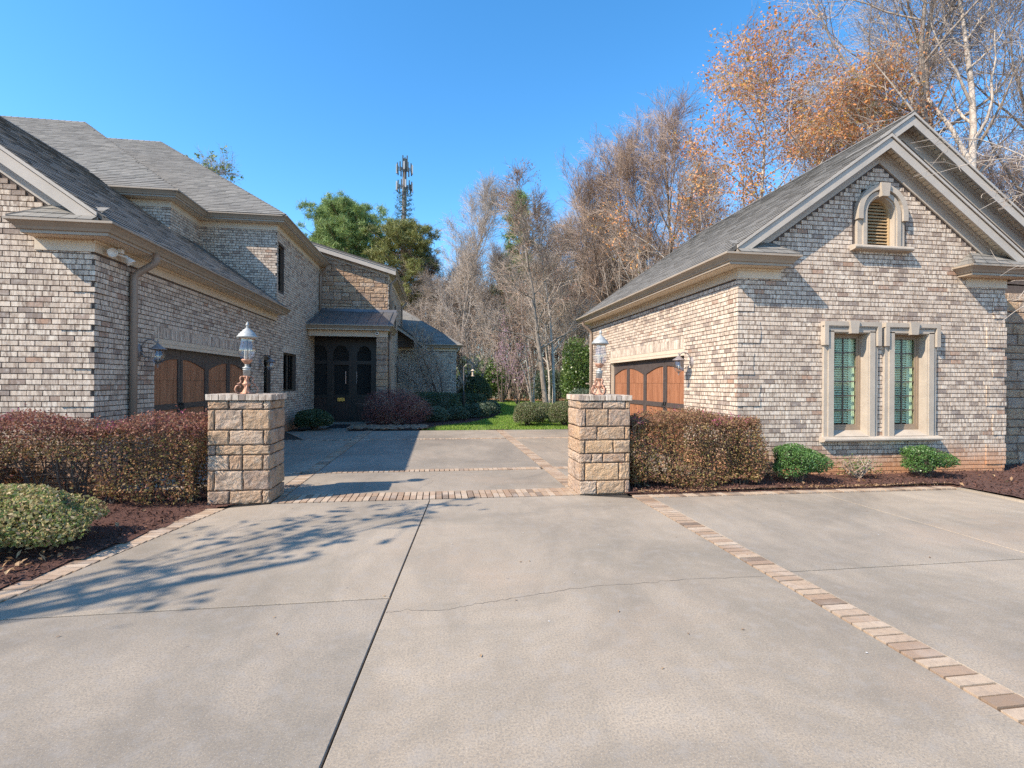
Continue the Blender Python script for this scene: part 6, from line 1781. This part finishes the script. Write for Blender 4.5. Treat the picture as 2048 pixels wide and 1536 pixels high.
# evergreen outside the frame on the left whose branches shade the driveway
mt = thing('magnolia_tree', 'evergreen tree beyond the left edge casting leafy branch shadows over the driveway', 'tree', (-9.2, .6, 0))
rgm = np.random.default_rng(31)
mb = MB().tubes([[-9.2, .6, 0], [-9.1, .7, 2.5], [-8.9, 1.0, 5.0], [-8.7, 1.2, 7.5]], [[.17, .14, .10, .05]], 8); lf = []
for k in range(15):
    g_ = np.array([-2.9 + 3.0 * k / 14, 3.9 + 2.75 * k / 14, 0]) + np.append(rgm.normal(size=2) * .30, 0)
    z = 4.9 + .7 * rgm.random(); e = g_ + np.array([-1.01, -.47, 1.0]) * z
    s = np.array([-8.95, .95, 4.2 + rgm.random() * 1.4]); mid = (s + e) / 2 + np.array([0, 0, .35])
    mb.tubes([s, mid, e], [[.028, .012, .005]], 5)
    for j in range(6):
        q = e + (mid - e) * rgm.random() * .45 + rgm.normal(size=3) * np.array([.26, .26, .14]); mb.tubes([e + (mid - e) * .35, (e + q) / 2, q], [[.010, .007, .004]], 4)
        if rgm.random() < .75: lf.append(q + rgm.normal(size=(5, 3)) * np.array([.09, .09, .05]))
mb.build('trunk', M['bark'], mt, smooth=True)
V, F = leaf_quads(np.vstack(lf), .075, rgm); MB().add(V, F).build('leaves', M['darkleaf'], mt, kind='stuff')

# arching bare ornamental tree at the right edge
ct = thing('ornamental_tree', 'bare arching ornamental tree whose fine twigs hang over the right garage gable', 'tree', (9.3, 5.2, 0))
rgc = np.random.default_rng(41); mb = MB(); fine = MB()
mb.tubes([[9.3, 5.2, -.05], [9.2, 5.25, 1.4], [9.25, 5.3, 2.6]], [[.09, .075, .06]], 8)
def arch_branch(p0, p1, p2, r, n_t, tl):
    tt = np.linspace(0, 1, 12)[:, None]; p0, p1, p2 = map(np.array, (p0, p1, p2)); P = (1 - tt) ** 2 * p0 + 2 * tt * (1 - tt) * p1 + tt ** 2 * p2 + np.cumsum(rgc.normal(size=(12, 3)) * .03, 0) * tt
    mb.tubes(P, np.linspace(r * .6, .003, 12), 5)
    for k in range(n_t):
        f = .25 + .75 * rgc.random(); i = int(f * 10); st = P[i]; d = (P[i + 1] - P[i]); d /= np.linalg.norm(d); d = d * .6 + rgc.normal(size=3) * .6; d *= tl * (.4 + .8 * rgc.random())
        Q = np.array([st, st + d * .35 + rgc.normal(size=3) * .02, st + d * .7 + rgc.normal(size=3) * .03, st + d + rgc.normal(size=3) * .04]); fine.tubes(Q, [[.005, .004, .003, .002]], 4)
        for j in range(3):
            s2 = Q[1 + j % 3]; d2 = rgc.normal(size=3) * tl * .28; fine.tubes([[s2, s2 + d2 * .5 + rgc.normal(size=3) * .015, s2 + d2]], [[.003, .0025, .0015]], 3)
T0 = (9.25, 5.3, 2.6)
arch_branch(T0, (8.6, 5.6, 5.4), (6.9, 6.3, 4.62), .03, 26, .40)
arch_branch(T0, (8.9, 6.2, 5.8), (7.3, 6.8, 5.35), .03, 22, .40)
arch_branch(T0, (8.9, 6.0, 4.9), (7.6, 6.3, 3.9), .026, 18, .36)
arch_branch(T0, (8.9, 5.6, 3.9), (7.9, 5.9, 2.75), .03, 30, .42)
arch_branch(T0, (8.7, 5.7, 3.3), (7.75, 6.0, 2.55), .022, 26, .36)
arch_branch(T0, (8.8, 5.5, 3.0), (8.2, 5.7, 2.2), .018, 16, .3)
arch_branch(T0, (9.6, 6.3, 5.8), (8.9, 7.0, 5.6), .03, 20, .4)
mb.build('trunk', M['palebark'], ct, smooth=True); fine.build('crown', M['paletwig'], ct)
